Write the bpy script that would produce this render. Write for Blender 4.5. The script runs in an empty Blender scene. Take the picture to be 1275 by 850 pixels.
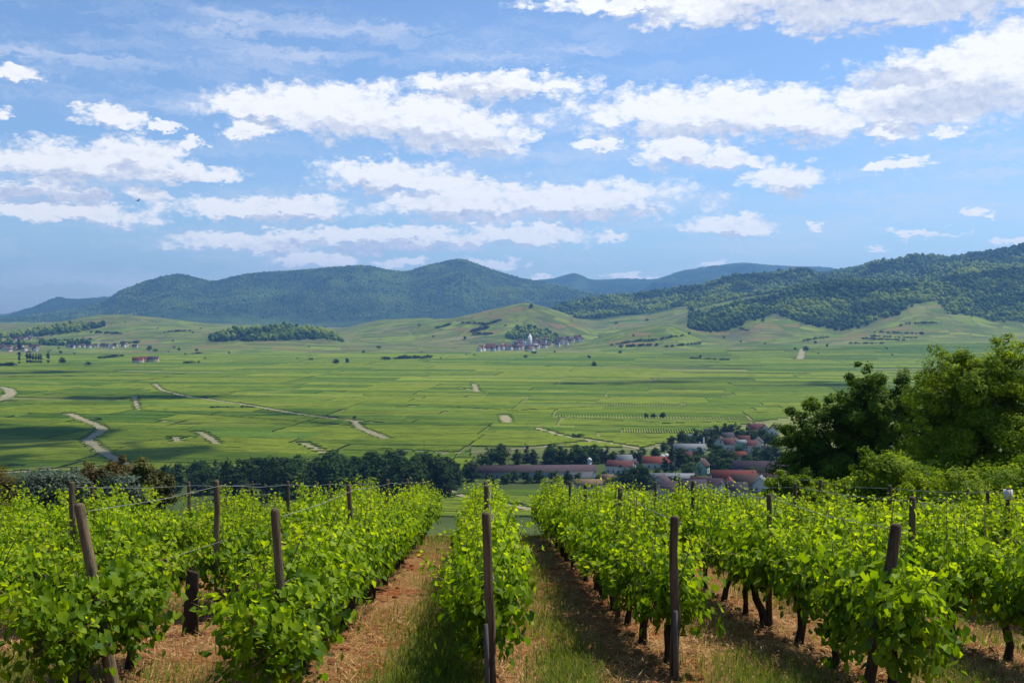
import bpy, math, random
import numpy as np
from mathutils import Vector, Matrix
R = math.radians
random.seed(7); rng = np.random.default_rng(7)
S = bpy.context.scene
C = S.collection

# ------------------------------------------------------------------ camera
F = 1275*35/36; PITCH = math.atan(30/F); CP, SP = math.cos(PITCH), math.sin(PITCH)
cam = bpy.data.cameras.new('camera'); cam.lens = 35; cam.sensor_width = 36
cam.clip_start = .1; cam.clip_end = 60000
co = bpy.data.objects.new('camera', cam); C.objects.link(co)
co.location = (0, 0, 0); co.rotation_euler = (math.pi/2-PITCH, 0, 0)
S.camera = co

# ------------------------------------------------------------------ light
SUN_EL, SUN_AZ = 59, 60
sv = Vector((math.sin(R(SUN_AZ))*math.cos(R(SUN_EL)), math.cos(R(SUN_AZ))*math.cos(R(SUN_EL)), math.sin(R(SUN_EL))))
sl = bpy.data.lights.new('sun', 'SUN'); sl.energy = 4.8; sl.angle = R(.5); sl.color = (1, .95, .86)
so = bpy.data.objects.new('sun', sl); C.objects.link(so)
so.rotation_euler = sv.to_track_quat('Z', 'Y').to_euler(); so.location = (0, 0, 900)
S.view_settings.view_transform = 'Standard'; S.view_settings.look = 'None'
S.view_settings.exposure = .34; S.view_settings.gamma = 1
S.cycles.max_bounces = 6; S.cycles.diffuse_bounces = 3; S.cycles.transmission_bounces = 4
S.cycles.glossy_bounces = 2; S.cycles.transparent_max_bounces = 8; S.cycles.volume_bounces = 0
S.cycles.use_denoising = True

def pix_dir(px, py):
    a, b = (px-637.5)/F, (425-py)/F
    return Vector((a, CP+b*SP, -SP+b*CP)).normalized()
def azel(px, py):
    d = pix_dir(px, py)
    return math.degrees(math.atan2(d.x, d.y)), math.degrees(math.asin(d.z))

W = bpy.data.worlds.new('World'); S.world = W; W.use_nodes = True
nt = W.node_tree; nt.nodes.clear()
class NB:
    def __init__(s, nt): s.nt = nt
    def n(s, typ, **kw):
        nd = s.nt.nodes.new(typ)
        for k, v in kw.items():
            if k == 'ins':
                for kk, vv in v.items():
                    if isinstance(vv, bpy.types.NodeSocket): s.nt.links.new(vv, nd.inputs[kk])
                    else: nd.inputs[kk].default_value = vv
            else: setattr(nd, k, v)
        return nd
    def m(s, op, a, b=None, c=None, clamp=False):
        nd = s.nt.nodes.new('ShaderNodeMath'); nd.operation = op; nd.use_clamp = clamp
        for i, v in enumerate((a, b, c)):
            if v is None: continue
            if isinstance(v, bpy.types.NodeSocket): s.nt.links.new(v, nd.inputs[i])
            else: nd.inputs[i].default_value = v
        return nd.outputs[0]
    def v(s, op, a, b=None):
        nd = s.nt.nodes.new('ShaderNodeVectorMath'); nd.operation = op
        for i, x in enumerate((a, b)):
            if x is None: continue
            if isinstance(x, bpy.types.NodeSocket): s.nt.links.new(x, nd.inputs[i])
            else: nd.inputs[i].default_value = x
        return nd.outputs['Value'] if op in ('DOT_PRODUCT', 'LENGTH') else nd.outputs[0]
    def mr(s, v, a, b, c=0., d=1., smooth=True):
        nd = s.nt.nodes.new('ShaderNodeMapRange'); nd.interpolation_type = 'SMOOTHSTEP' if smooth else 'LINEAR'
        s.nt.links.new(v, nd.inputs['Value'])
        for k, x in zip(('From Min', 'From Max', 'To Min', 'To Max'), (a, b, c, d)): nd.inputs[k].default_value = x
        return nd.outputs[0]
    def mix(s, f, a, b, typ='MIX'):
        nd = s.nt.nodes.new('ShaderNodeMix'); nd.data_type = 'RGBA'; nd.blend_type = typ
        for k, x in ((0, f), (6, a), (7, b)):
            if isinstance(x, bpy.types.NodeSocket): s.nt.links.new(x, nd.inputs[k])
            else: nd.inputs[k].default_value = x if k == 0 else (*x, 1)[:4]
        return nd.outputs[2]
    def noise(s, vec, scale, detail=4, rough=.55, out=0, lac=2.0):
        nd = s.nt.nodes.new('ShaderNodeTexNoise')
        if vec is not None: s.nt.links.new(vec, nd.inputs['Vector'])
        nd.inputs['Scale'].default_value = scale; nd.inputs['Detail'].default_value = detail
        nd.inputs['Roughness'].default_value = rough; nd.inputs['Lacunarity'].default_value = lac
        return nd.outputs[out]
B = NB(nt)
sky = B.n('ShaderNodeTexSky', sky_type='NISHITA', sun_disc=False, sun_elevation=R(SUN_EL), sun_rotation=R(SUN_AZ),
          altitude=250, air_density=1.0, dust_density=.9, ozone_density=2.2)
SKY_STRENGTH = .112
bg1 = B.n('ShaderNodeBackground', ins={'Strength': SKY_STRENGTH})
nt.links.new(B.mix(1.0, sky.outputs[0], (.80, .93, 1.08), 'MULTIPLY'), bg1.inputs['Color'])
tc = B.n('ShaderNodeTexCoord')
D = B.v('NORMALIZE', tc.outputs['Generated'])
sx = B.n('ShaderNodeSeparateXYZ', ins={0: D})
AZ = B.m('MULTIPLY', B.m('ARCTAN2', sx.outputs[0], sx.outputs[1]), 57.29578)
EL = B.m('MULTIPLY', B.m('ARCSINE', sx.outputs[2]), 57.29578)
P0 = B.n('ShaderNodeCombineXYZ', ins={0: AZ, 1: EL}).outputs[0]
PS = B.v('MULTIPLY', P0, (1, 1.9, 1))
w1 = B.v('SUBTRACT', B.noise(PS, .55, 5, .6, 1), (.5, .5, .5))
w2 = B.v('SUBTRACT', B.noise(PS, 1.7, 4, .6, 1), (.5, .5, .5))
P = B.v('ADD', P0, B.v('ADD', B.v('MULTIPLY', w1, (3.6, 1.7, 0)), B.v('MULTIPLY', w2, (1.5, 1.1, 0))))
def ellipses(lst, k, P=None):
    P = P or globals()['P']
    acc = None
    for cx, cy, rx, ry in lst:
        a, e = azel(cx, cy)
        wx, wy = rx*k/F*57.3, ry*k/F*57.3
        mp = B.n('ShaderNodeMapping', ins={0: P, 'Location': (-a/wx, -e/wy, 0), 'Scale': (1/wx, 1/wy, 1)})
        g = B.n('ShaderNodeTexGradient', gradient_type='SPHERICAL', ins={0: mp.outputs[0]}).outputs[1]
        acc = g if acc is None else B.m('MAXIMUM', acc, g)
    return acc
CLOUD = [(138,145,38,15),(16,92,32,9),(4,140,14,9),(90,202,130,22),(165,194,60,24),(230,217,60,11),(60,238,110,13),(180,240,26,13),
 (95,266,92,14),(0,262,20,10),(330,262,125,15),(395,259,52,15),(430,138,150,34),(530,150,110,38),(330,134,75,18),(600,175,70,20),
 (620,108,120,17),(310,163,36,13),(480,220,88,20),(540,228,60,12),(575,252,100,25),(720,250,150,26),(592,230,28,12),
 (330,300,115,14),(480,297,160,15),(640,293,105,16),(390,322,62,13),(745,181,36,8),(848,190,58,19),(905,197,50,12),
 (980,222,50,19),(1115,203,34,8),(880,138,190,32),(1000,147,100,28),(1180,112,130,46),(1255,80,100,52),(1110,138,110,24),
 (800,3,150,13),(900,10,120,20),(1020,18,60,24),(1150,6,190,22),(1105,160,33,15),(1175,162,24,9),(910,280,54,13),(765,295,24,6),
 (1021,279,11,5),(1150,290,46,5),(1222,268,14,6),(1258,300,20,5),(1094,310,14,4),(680,344,26,5),(785,346,38,6),(610,327,44,6),
 (240,178,11,8),(205,157,16,6),(890,332,22,4),(500,328,30,7)]
THIN = [(135,317,95,7),(60,376,60,6),(690,62,90,9),(630,78,90,8),(540,98,110,10),(1090,208,150,9),(350,60,420,40),(100,90,260,34),(1240,160,90,14),
 (760,150,240,22),(430,318,170,14),(970,206,80,8),(640,265,760,70),(200,335,420,40),(1000,250,420,60),(60,90,80,20)]
SHADE = [(510,176,120,15),(130,224,110,11),(1195,128,95,18),(565,272,95,8),(700,268,130,7),(1160,4,260,34),(80,245,95,8),(330,272,90,5),
 (870,166,140,6),(480,306,150,5),(1110,100,60,12),(600,120,70,10)]
dens = ellipses(CLOUD, 1.36); densU = ellipses([c for c in CLOUD if c[2] > 30], 1.36, B.v('ADD', P, (.15, .62, 0))); thin = ellipses(THIN, 1.6); shd = ellipses(SHADE, 1.5)
def billow(off):
    q = B.v('ADD', B.v('ADD', B.v('MULTIPLY', P0, (1, 1.45, 1)), B.v('MULTIPLY', w2, (.9, .9, 0))), off)
    vn = B.n('ShaderNodeTexVoronoi', voronoi_dimensions='2D', feature='SMOOTH_F1', ins={'Vector': q, 'Scale': .62, 'Detail': 2.4, 'Roughness': .55, 'Lacunarity': 2.3, 'Smoothness': .35})
    vn.normalize = True
    return B.m('SUBTRACT', .95, B.m('MULTIPLY', vn.outputs['Distance'], 1.5))
nA = billow((0, 0, 0)); nL = billow((-.14, -.42, 0))
nE = B.noise(PS, 2.6, 7, .62)
den2 = B.m('ADD', B.m('ADD', dens, B.m('MULTIPLY', B.m('SUBTRACT', nA, .5), .80)), B.m('MULTIPLY', B.m('SUBTRACT', nE, .5), .36))
alpha = B.m('MULTIPLY', B.mr(den2, .12, .56), B.mr(dens, .01, .2))
streak = B.noise(B.v('MULTIPLY', P, (.10, .85, 1)), 1.0, 6, .62)
alpha2 = B.m('MULTIPLY', B.m('MULTIPLY', B.mr(thin, .0, .55), B.mr(streak, .40, .74)), .62)
lit = B.m('MULTIPLY', B.m('SUBTRACT', nL, nA), 3.2)
body = B.m('ADD', B.m('SUBTRACT', 1.03, B.m('MAXIMUM', B.m('MULTIPLY', B.mr(shd, .05, .6), .60), B.m('MULTIPLY', B.mr(B.m('SUBTRACT', densU, dens), 0., .42), .70))), B.m('SUBTRACT', B.m('MULTIPLY', lit, -.20), B.m('MULTIPLY', B.m('SUBTRACT', .55, nE), .35)), clamp=True)
ccol = B.mix(body, (.40, .47, .66), (1.0, .995, .99))
bg2 = B.n('ShaderNodeBackground', ins={'Color': ccol, 'Strength': .88})
bg3 = B.n('ShaderNodeBackground', ins={'Color': (.82, .87, 1, 1), 'Strength': .78})
ms0 = B.n('ShaderNodeMixShader', ins={0: alpha2, 1: bg1.outputs[0], 2: bg3.outputs[0]})
ms = B.n('ShaderNodeMixShader', ins={0: alpha, 1: ms0.outputs[0], 2: bg2.outputs[0]})
wo = B.n('ShaderNodeOutputWorld', ins={0: ms.outputs[0]})
W.cycles.sampling_method = 'MANUAL'; W.cycles.sample_map_resolution = 512

# ------------------------------------------------------------------ helpers
def tag(o, label=None, cat=None, group=None, kind=None):
    if label: o['label'] = label
    if cat: o['category'] = cat
    if group: o['group'] = group
    if kind: o['kind'] = kind
    return o
def empty(name, loc, label=None, cat=None, group=None, rz=0):
    o = bpy.data.objects.new(name, None); C.objects.link(o); o.location = loc; o.rotation_euler = (0, 0, rz)
    o.empty_display_size = .3
    return tag(o, label, cat, group)
def mesh_np(name, V, Fs, mats=(), smooth=False, attrs=None, midx=None):
    """V (n,3); Fs one (m,k) array or a list of such arrays"""
    if not isinstance(Fs, list) or not hasattr(Fs[0][0], '__len__'): Fs = [Fs]
    Fs = [np.asarray(f, dtype=np.int32) for f in Fs if len(f)]
    V = np.asarray(V, dtype=np.float32)
    me = bpy.data.meshes.new(name); me.vertices.add(len(V)); me.vertices.foreach_set('co', V.ravel())
    lv = np.concatenate([f.ravel() for f in Fs]); tot = np.concatenate([np.full(len(f), f.shape[1], dtype=np.int32) for f in Fs])
    st = np.concatenate([[0], np.cumsum(tot)[:-1]]).astype(np.int32)
    me.loops.add(len(lv)); me.loops.foreach_set('vertex_index', lv)
    me.polygons.add(len(tot)); me.polygons.foreach_set('loop_start', st)
    if midx is not None: me.polygons.foreach_set('material_index', np.asarray(midx, dtype=np.int32))
    for k, a in (attrs or {}).items():
        at = me.attributes.new(k, 'FLOAT', 'POINT'); at.data.foreach_set('value', np.asarray(a, dtype=np.float32))
    me.update(calc_edges=True)
    if smooth: me.polygons.foreach_set('use_smooth', np.ones(len(tot), dtype=bool))
    for m in mats: me.materials.append(m)
    return me
def obj(name, me, parent=None, loc=(0, 0, 0)):
    o = bpy.data.objects.new(name, me); C.objects.link(o); o.location = loc
    if parent: o.parent = parent
    return o
def copy_tree(o, loc, rz=0, scale=None):
    c = o.copy(); C.objects.link(c); c.location = loc; c.rotation_euler = (0, 0, rz)
    if scale: c.scale = scale
    for ch in o.children:
        d = ch.copy(); C.objects.link(d); d.parent = c
        for g in ch.children:
            e = g.copy(); C.objects.link(e); e.parent = d
    return c
class MB:
    """collects boxes, tubes and prisms into one mesh"""
    def __init__(s): s.V = []; s.F3 = []; s.F4 = []; s.n = 0
    def add(s, V, F):
        V = np.asarray(V, float)
        for f in F: (s.F4 if len(f) == 4 else s.F3).append([i+s.n for i in f])
        s.V.append(V); s.n += len(V); return s
    def box(s, c, d, rz=0):
        x, y, z = [v/2 for v in d]
        V = np.array([(-x,-y,-z),(x,-y,-z),(x,y,-z),(-x,y,-z),(-x,-y,z),(x,-y,z),(x,y,z),(-x,y,z)])
        cs, sn = math.cos(rz), math.sin(rz)
        V = V @ np.array([(cs, sn, 0), (-sn, cs, 0), (0, 0, 1)]) + np.array(c)
        return s.add(V, [(0,3,2,1),(4,5,6,7),(0,1,5,4),(1,2,6,5),(2,3,7,6),(3,0,4,7)])
    def tube(s, pts, rad, n=8, cap=True, wob=0, flat=1):
        pts = [Vector(p) for p in pts]; V = []
        for i, p in enumerate(pts):
            t = (pts[min(i+1, len(pts)-1)]-pts[max(i-1, 0)]).normalized()
            a = t.orthogonal().normalized() if abs(t.z) > .99 else t.cross(Vector((0, 0, 1))).normalized()
            if abs(t.z) > .7: a = Vector((1, 0, 0)); a = (a-t*a.dot(t)).normalized()
            b = t.cross(a)
            for k in range(n):
                q = 2*math.pi*k/n; r = rad[i]*(1+random.uniform(-wob, wob))
                V.append(p+a*(math.cos(q)*r)+b*(math.sin(q)*r*flat))
        Fc = [(i*n+k, i*n+(k+1) % n, (i+1)*n+(k+1) % n, (i+1)*n+k) for i in range(len(pts)-1) for k in range(n)]
        if cap:
            V.append(pts[0]); V.append(pts[-1]); q = len(V)
            Fc += [(q-2, (k+1) % n, k) for k in range(n)] + [(q-1, (len(pts)-1)*n+k, (len(pts)-1)*n+(k+1) % n) for k in range(n)]
        return s.add([tuple(v) for v in V], Fc)
    def build(s, name, m, parent=None, smooth=False, loc=(0, 0, 0)):
        fs = [f for f in (s.F4, s.F3) if f]
        return obj(name, mesh_np(name, np.concatenate(s.V), fs, [m], smooth), parent, loc)

def hsh(ix, iy, seed):
    h = (ix.astype(np.int64)*374761393 + iy.astype(np.int64)*668265263 + seed*144269504) & 0x7fffffff
    h = ((h ^ (h >> 13))*1274126177) & 0x7fffffff
    return ((h ^ (h >> 16)) & 0xffff)/65535.
def vnoise(x, y, seed=0):
    x = np.asarray(x, float); y = np.asarray(y, float)
    ix, iy = np.floor(x), np.floor(y); fx, fy = x-ix, y-iy
    fx = fx*fx*(3-2*fx); fy = fy*fy*(3-2*fy)
    a, b = hsh(ix, iy, seed), hsh(ix+1, iy, seed); c, d = hsh(ix, iy+1, seed), hsh(ix+1, iy+1, seed)
    return (a+(b-a)*fx)*(1-fy)+(c+(d-c)*fx)*fy
def fbm(x, y, seed=0, oct=4):
    s, a, t = 0, 1, 0
    for i in range(oct): s = s+a*vnoise(x*2**i+17*i, y*2**i-9*i, seed+i); t += a; a *= .5
    return s/t

# ------------------------------------------------------------------ materials
def new_mat(name):
    m = bpy.data.materials.new(name); m.use_nodes = True
    nt = m.node_tree; b = nt.nodes['Principled BSDF']; b.inputs['Specular IOR Level'].default_value = .2
    return m, NB(nt), b
def mat(name, c1, c2=None, scale=5., rough=.85, bump=0, stretch=(1, 1, 1), spec=.2, detail=5, per_object=0):
    m, B, b = new_mat(name); b.inputs['Roughness'].default_value = rough; b.inputs['Specular IOR Level'].default_value = spec
    tcn = B.n('ShaderNodeTexCoord'); vec = B.v('MULTIPLY', tcn.outputs['Object'], stretch)
    nz = B.noise(vec, scale, detail, .6)
    col = B.mix(B.mr(nz, .3, .7), c1, c2 or tuple(x*.7 for x in c1))
    if per_object:
        oi = B.n('ShaderNodeObjectInfo'); hs = B.n('ShaderNodeHueSaturation', ins={'Color': col})
        B.nt.links.new(B.mr(oi.outputs['Random'], 0, 1, 1-per_object, 1+per_object, False), hs.inputs['Value'])
        col = hs.outputs[0]
    B.nt.links.new(col, b.inputs['Base Color'])
    if bump:
        bn = B.n('ShaderNodeBump', ins={'Height': nz, 'Strength': bump, 'Distance': .05}); B.nt.links.new(bn.outputs[0], b.inputs['Normal'])
    return m
def leaf_mat(name, cols, trans=.4, rough=.5, per_object=.12, spec=.3, tmul=1.6):
    """foliage: colour by each leaf's own tint, light shining through"""
    m, B, b = new_mat(name); nt = m.node_tree
    at = B.n('ShaderNodeAttribute', attribute_name='tint')
    cr = B.n('ShaderNodeValToRGB', ins={0: at.outputs['Fac']}); e = cr.color_ramp.elements
    while len(e) < len(cols): e.new(.5)
    for i, c in enumerate(cols): e[i].position = i/(len(cols)-1); e[i].color = (*c, 1)
    oi = B.n('ShaderNodeObjectInfo'); hs = B.n('ShaderNodeHueSaturation', ins={'Color': cr.outputs[0]})
    nt.links.new(B.mr(oi.outputs['Random'], 0, 1, 1-per_object, 1+per_object, False), hs.inputs['Value'])
    nt.links.new(hs.outputs[0], b.inputs['Base Color']); b.inputs['Roughness'].default_value = rough
    b.inputs['Specular IOR Level'].default_value = spec
    tr = B.n('ShaderNodeBsdfTranslucent')
    nt.links.new(B.mix(1., hs.outputs[0], (tmul*1.1, tmul, tmul*.35), 'MULTIPLY'), tr.inputs[0])
    mx = B.n('ShaderNodeMixShader', ins={0: trans, 1: b.outputs[0], 2: tr.outputs[0]})
    nt.links.new(mx.outputs[0], nt.nodes['Material Output'].inputs[0])
    return m

# ------------------------------------------------------------------ terrain
# distance of a fold of the land, and how high it stands (as a rise over the run) along it; tables read off the lie of the land
def tab(d, pts): return d, np.array([p[0] for p in pts], float), np.array([p[1] for p in pts], float)
NEAR = [(-400, 58), (-60, 7.15), (0, -1.85), (10, -3.35), (20, -4.85), (27, -5.95), (35, -7.9), (45, -10.8), (60, -15.4), (100, -27.5), (200, -57), (300, -81),
        (400, -95), (480, -99.6), (600, -100), (1000, -100), (1600, -100)]
FOLDS = [
 tab(2200, [(0,451),(600,451),(1275,450)]),
 tab(2800, [(0,440),(300,439),(600,438),(760,437),(900,434),(1060,429),(1275,424)]),
 tab(3200, [(0,434),(150,432),(250,430),(300,427),(350,426),(430,430),(600,431),(680,433),(730,424),(780,411),(830,404),(870,415),(900,418),(950,408),(1000,412),(1050,415),(1110,404),(1170,396),(1275,408)]),
 tab(3450, [(0,430),(250,424),(300,414),(350,411),(400,414),(440,428),(560,426),(640,420),(700,426),(740,428),(790,421),(840,413),(880,403),(930,388),(1000,391),(1060,388),(1150,376),(1275,376)]),
 tab(3850, [(0,424),(100,417),(250,411),(340,416),(400,418),(470,411),(530,402),(570,395),(610,386),(640,380),(655,378),(672,381),(690,386),(720,397),(745,406),(800,403),(850,394),(890,388),(930,378),(975,368),(1010,357),(1060,352),(1100,356),(1150,352),(1200,342),(1275,338)]),
 tab(4400, [(0,414),(60,406),(130,397),(200,401),(260,405),(400,413),(440,407),(480,401),(530,400),(570,408),(620,407),(690,402),(740,400),(800,395),(850,385),(900,378),(950,372),(1000,370),(1060,366),(1130,362),(1200,348),(1275,345)]),
 tab(5600, [(0,404),(60,403),(130,395),(200,399),(300,408),(500,410),(640,404),(690,386),(720,378),(780,370),(820,370),(850,367),(900,354),(950,345),(1000,346),(1050,341),(1100,334),(1150,330),(1200,324),(1240,316),(1275,311),(1500,300)]),
 tab(6800, [(0,404),(200,404),(500,409),(700,398),(900,372),(1275,340)]),
 tab(9000, [(-100,402),(0,398),(50,393),(100,386),(130,377),(150,366),(190,353),(225,348),(268,354),(290,350),(350,342),(400,340),(450,338),(500,341),(540,331),(570,325),(600,332),(650,346),(690,353),(730,364),(800,372),(900,380),(1275,380)]),
 tab(10800, [(0,396),(40,389),(75,380),(130,379),(200,384),(600,384),(700,372),(800,368),(900,362),(1275,362)]),
 tab(13000, [(0,400),(600,372),(650,353),(690,348),(715,343),(740,350),(780,350),(810,352),(850,341),(890,333),(925,329),(965,334),(1060,337),(1120,341),(1275,352)]),
 tab(15500, [(0,402),(1275,402)])]
YC = np.array([a for a, _ in NEAR]+[f[0] for f in FOLDS], float)
RIDGE = np.array([9000., 13000., 5600., 3850.])
def rise(py):
    b = (425-py)/F; return (-SP+b*CP)/(CP+b*SP)
def smooth_tab(xs, ys, q):
    """monotone cubic through a table"""
    h = np.diff(xs); dl = np.diff(ys)/h; m = np.zeros(len(xs))
    for i in range(1, len(xs)-1):
        if dl[i-1]*dl[i] > 0: m[i] = (h[i-1]+h[i])/(h[i]/dl[i-1]+h[i-1]/dl[i])
    q = np.clip(q, xs[0], xs[-1]); i = np.clip(np.searchsorted(xs, q)-1, 0, len(h)-1); t = (q-xs[i])/h[i]
    return ((2*t**3-3*t**2+1)*ys[i]+(t**3-2*t**2+t)*h[i]*m[i]+(-2*t**3+3*t**2)*ys[i+1]+(t**3-t**2)*h[i]*m[i+1])
def ground_z(x, y):
    x = np.atleast_1d(np.asarray(x, float)); y = np.atleast_1d(np.asarray(y, float))
    shp = x.shape; x = x.ravel(); y = y.ravel()
    px = 637.5+F*x/np.maximum(y, 50)
    Z = np.empty((len(YC), len(x)))
    for i, (a, z) in enumerate(NEAR): Z[i] = z
    for j, (d, xs, ys) in enumerate(FOLDS): Z[len(NEAR)+j] = rise(smooth_tab(xs, ys, px))*d
    H = np.diff(YC)[:, None]; DL = np.diff(Z, axis=0)/H; M = np.zeros_like(Z)
    a, b = DL[:-1], DL[1:]; h0, h1 = H[:-1], H[1:]
    with np.errstate(all='ignore'):
        mm = np.where(a*b > 0, (h0+h1)/(h1/np.where(a == 0, 1, a)+h0/np.where(b == 0, 1, b)), 0)
    M[1:-1] = mm; M[0] = DL[0]
    yq = np.clip(y, YC[0], YC[-1]); i = np.clip(np.searchsorted(YC, yq)-1, 0, len(YC)-2); k = np.arange(len(x))
    hh = np.diff(YC)[i]; t = (yq-YC[i])/hh
    z = ((2*t**3-3*t**2+1)*Z[i, k]+(t**3-2*t**2+t)*hh*M[i, k]+(-2*t**3+3*t**2)*Z[i+1, k]+(t**3-t**2)*hh*M[i+1, k])
    # spurs and gullies, small where the land is low, fading on the crests
    up = np.clip(z+98, 0, 600)
    near_r = np.min(np.abs(np.log(np.maximum(y, 1)[:, None]/RIDGE)), axis=1)
    am = np.clip(near_r/np.where(y > 11000, .22, np.where(y > 6300, .13, .07)), .05, 1)
    sc = np.clip(y/9000, .3, 1.2)
    q = np.abs(fbm(x/(620*sc)+3, y/(900*sc), 5, 4)-.5)*2
    q2 = np.abs(fbm(x/1500+y/2600+.6*fbm(x/900, y/900, 41, 2), y/1500-x/3200, 43, 3)-.5)*2
    q3 = np.abs(fbm(x/620+y/1500+.7*fbm(x/500, y/500, 47, 2), y/800-x/1900, 48, 3)-.5)*2
    z = z+up*am*np.where(y > 6300, 1.3*(.27-q2)+.20*(.33-q), np.where(y > 3650, .55*(.30-q3)+.15*(.33-q), .30*(.33-q)))*np.clip((y-2600)/1200, 0, 1)
    # unevenness of the near soil and the plain
    z = z+np.where(y < 40, .05*(fbm(x*1.3, y*1.3, 9, 4)-.5), 0)+np.clip((y-480)/300, 0, 1)*3*(fbm(x/260, y/260, 11, 3)-.5)
    return z.reshape(shp)
def gz(x, y): return float(ground_z(x, y)[0])
def on_ground(px, py):
    """where the sight line through a picture point first meets the land"""
    d = pix_dir(px, py); ts = 450*(16000/450)**(np.arange(1500)/1499.); ts = ts/d.y
    below = np.nonzero(ground_z(d.x*ts, d.y*ts) > d.z*ts)[0]
    if not len(below): return d*float(ts[-1])
    i = max(1, below[0]); a, b = ts[i-1], ts[i]
    for _ in range(18):
        c = (a+b)/2
        if gz(d.x*c, d.y*c) > d.z*c: b = c
        else: a = c
    p = d*float(b); p.z = gz(p.x, p.y); return p

def forest_cover(x, y):
    px = 637.5+F*x/np.maximum(y, 50); n = (fbm(x/170, y/170, 31, 4)-.5); n2 = n*900
    f = np.clip((y+n2-6600)/150, 0, 1)
    yb = 4350-np.clip((px-690)/160, 0, 1)*150
    f = np.maximum(f, np.clip((y+n2*.6-yb)/90, 0, 1)*(px > 690+n*60)*(y > 4000))
    # right hand hills: the wood's lower edge wanders along the slope
    ed = np.interp(px, [850, 862, 900, 940, 965, 1000, 1040, 1080, 1120, 1168, 1180, 1275, 1500], [3420, 3220, 3215, 3290, 3420, 3270, 3215, 3250, 3290, 3440, 3240, 3225, 3225])
    f = np.maximum(f, np.clip((y+n*110-ed)/60, 0, 1)*(px > 858))
    cl = np.exp(-((px-915)/60)**2-((y-3950)/130)**2*1.0) + np.exp(-((px-965)/18)**2-((y-3880)/160)**2)   # bare fields between the woods
    f = f*np.clip(1.6-2.6*cl, 0, 1)
    kn = ((px-347)/88)**2+((y-3400)/170)**2+n*.9
    f = np.maximum(f, np.clip((1-kn)*5, 0, 1)*((px > 262)))
    kn = ((px-668)/40)**2+((y-3490)/110)**2+n*1.2
    f = np.maximum(f, np.clip((1-kn)*5, 0, 1))
    kn = np.minimum(((px-60)/62)**2+((y-4050)/130)**2, ((px-20)/90)**2+((y-3500)/70)**2)+n*1.8
    return np.maximum(f, np.clip((1-kn)*5, 0, 1))

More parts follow.
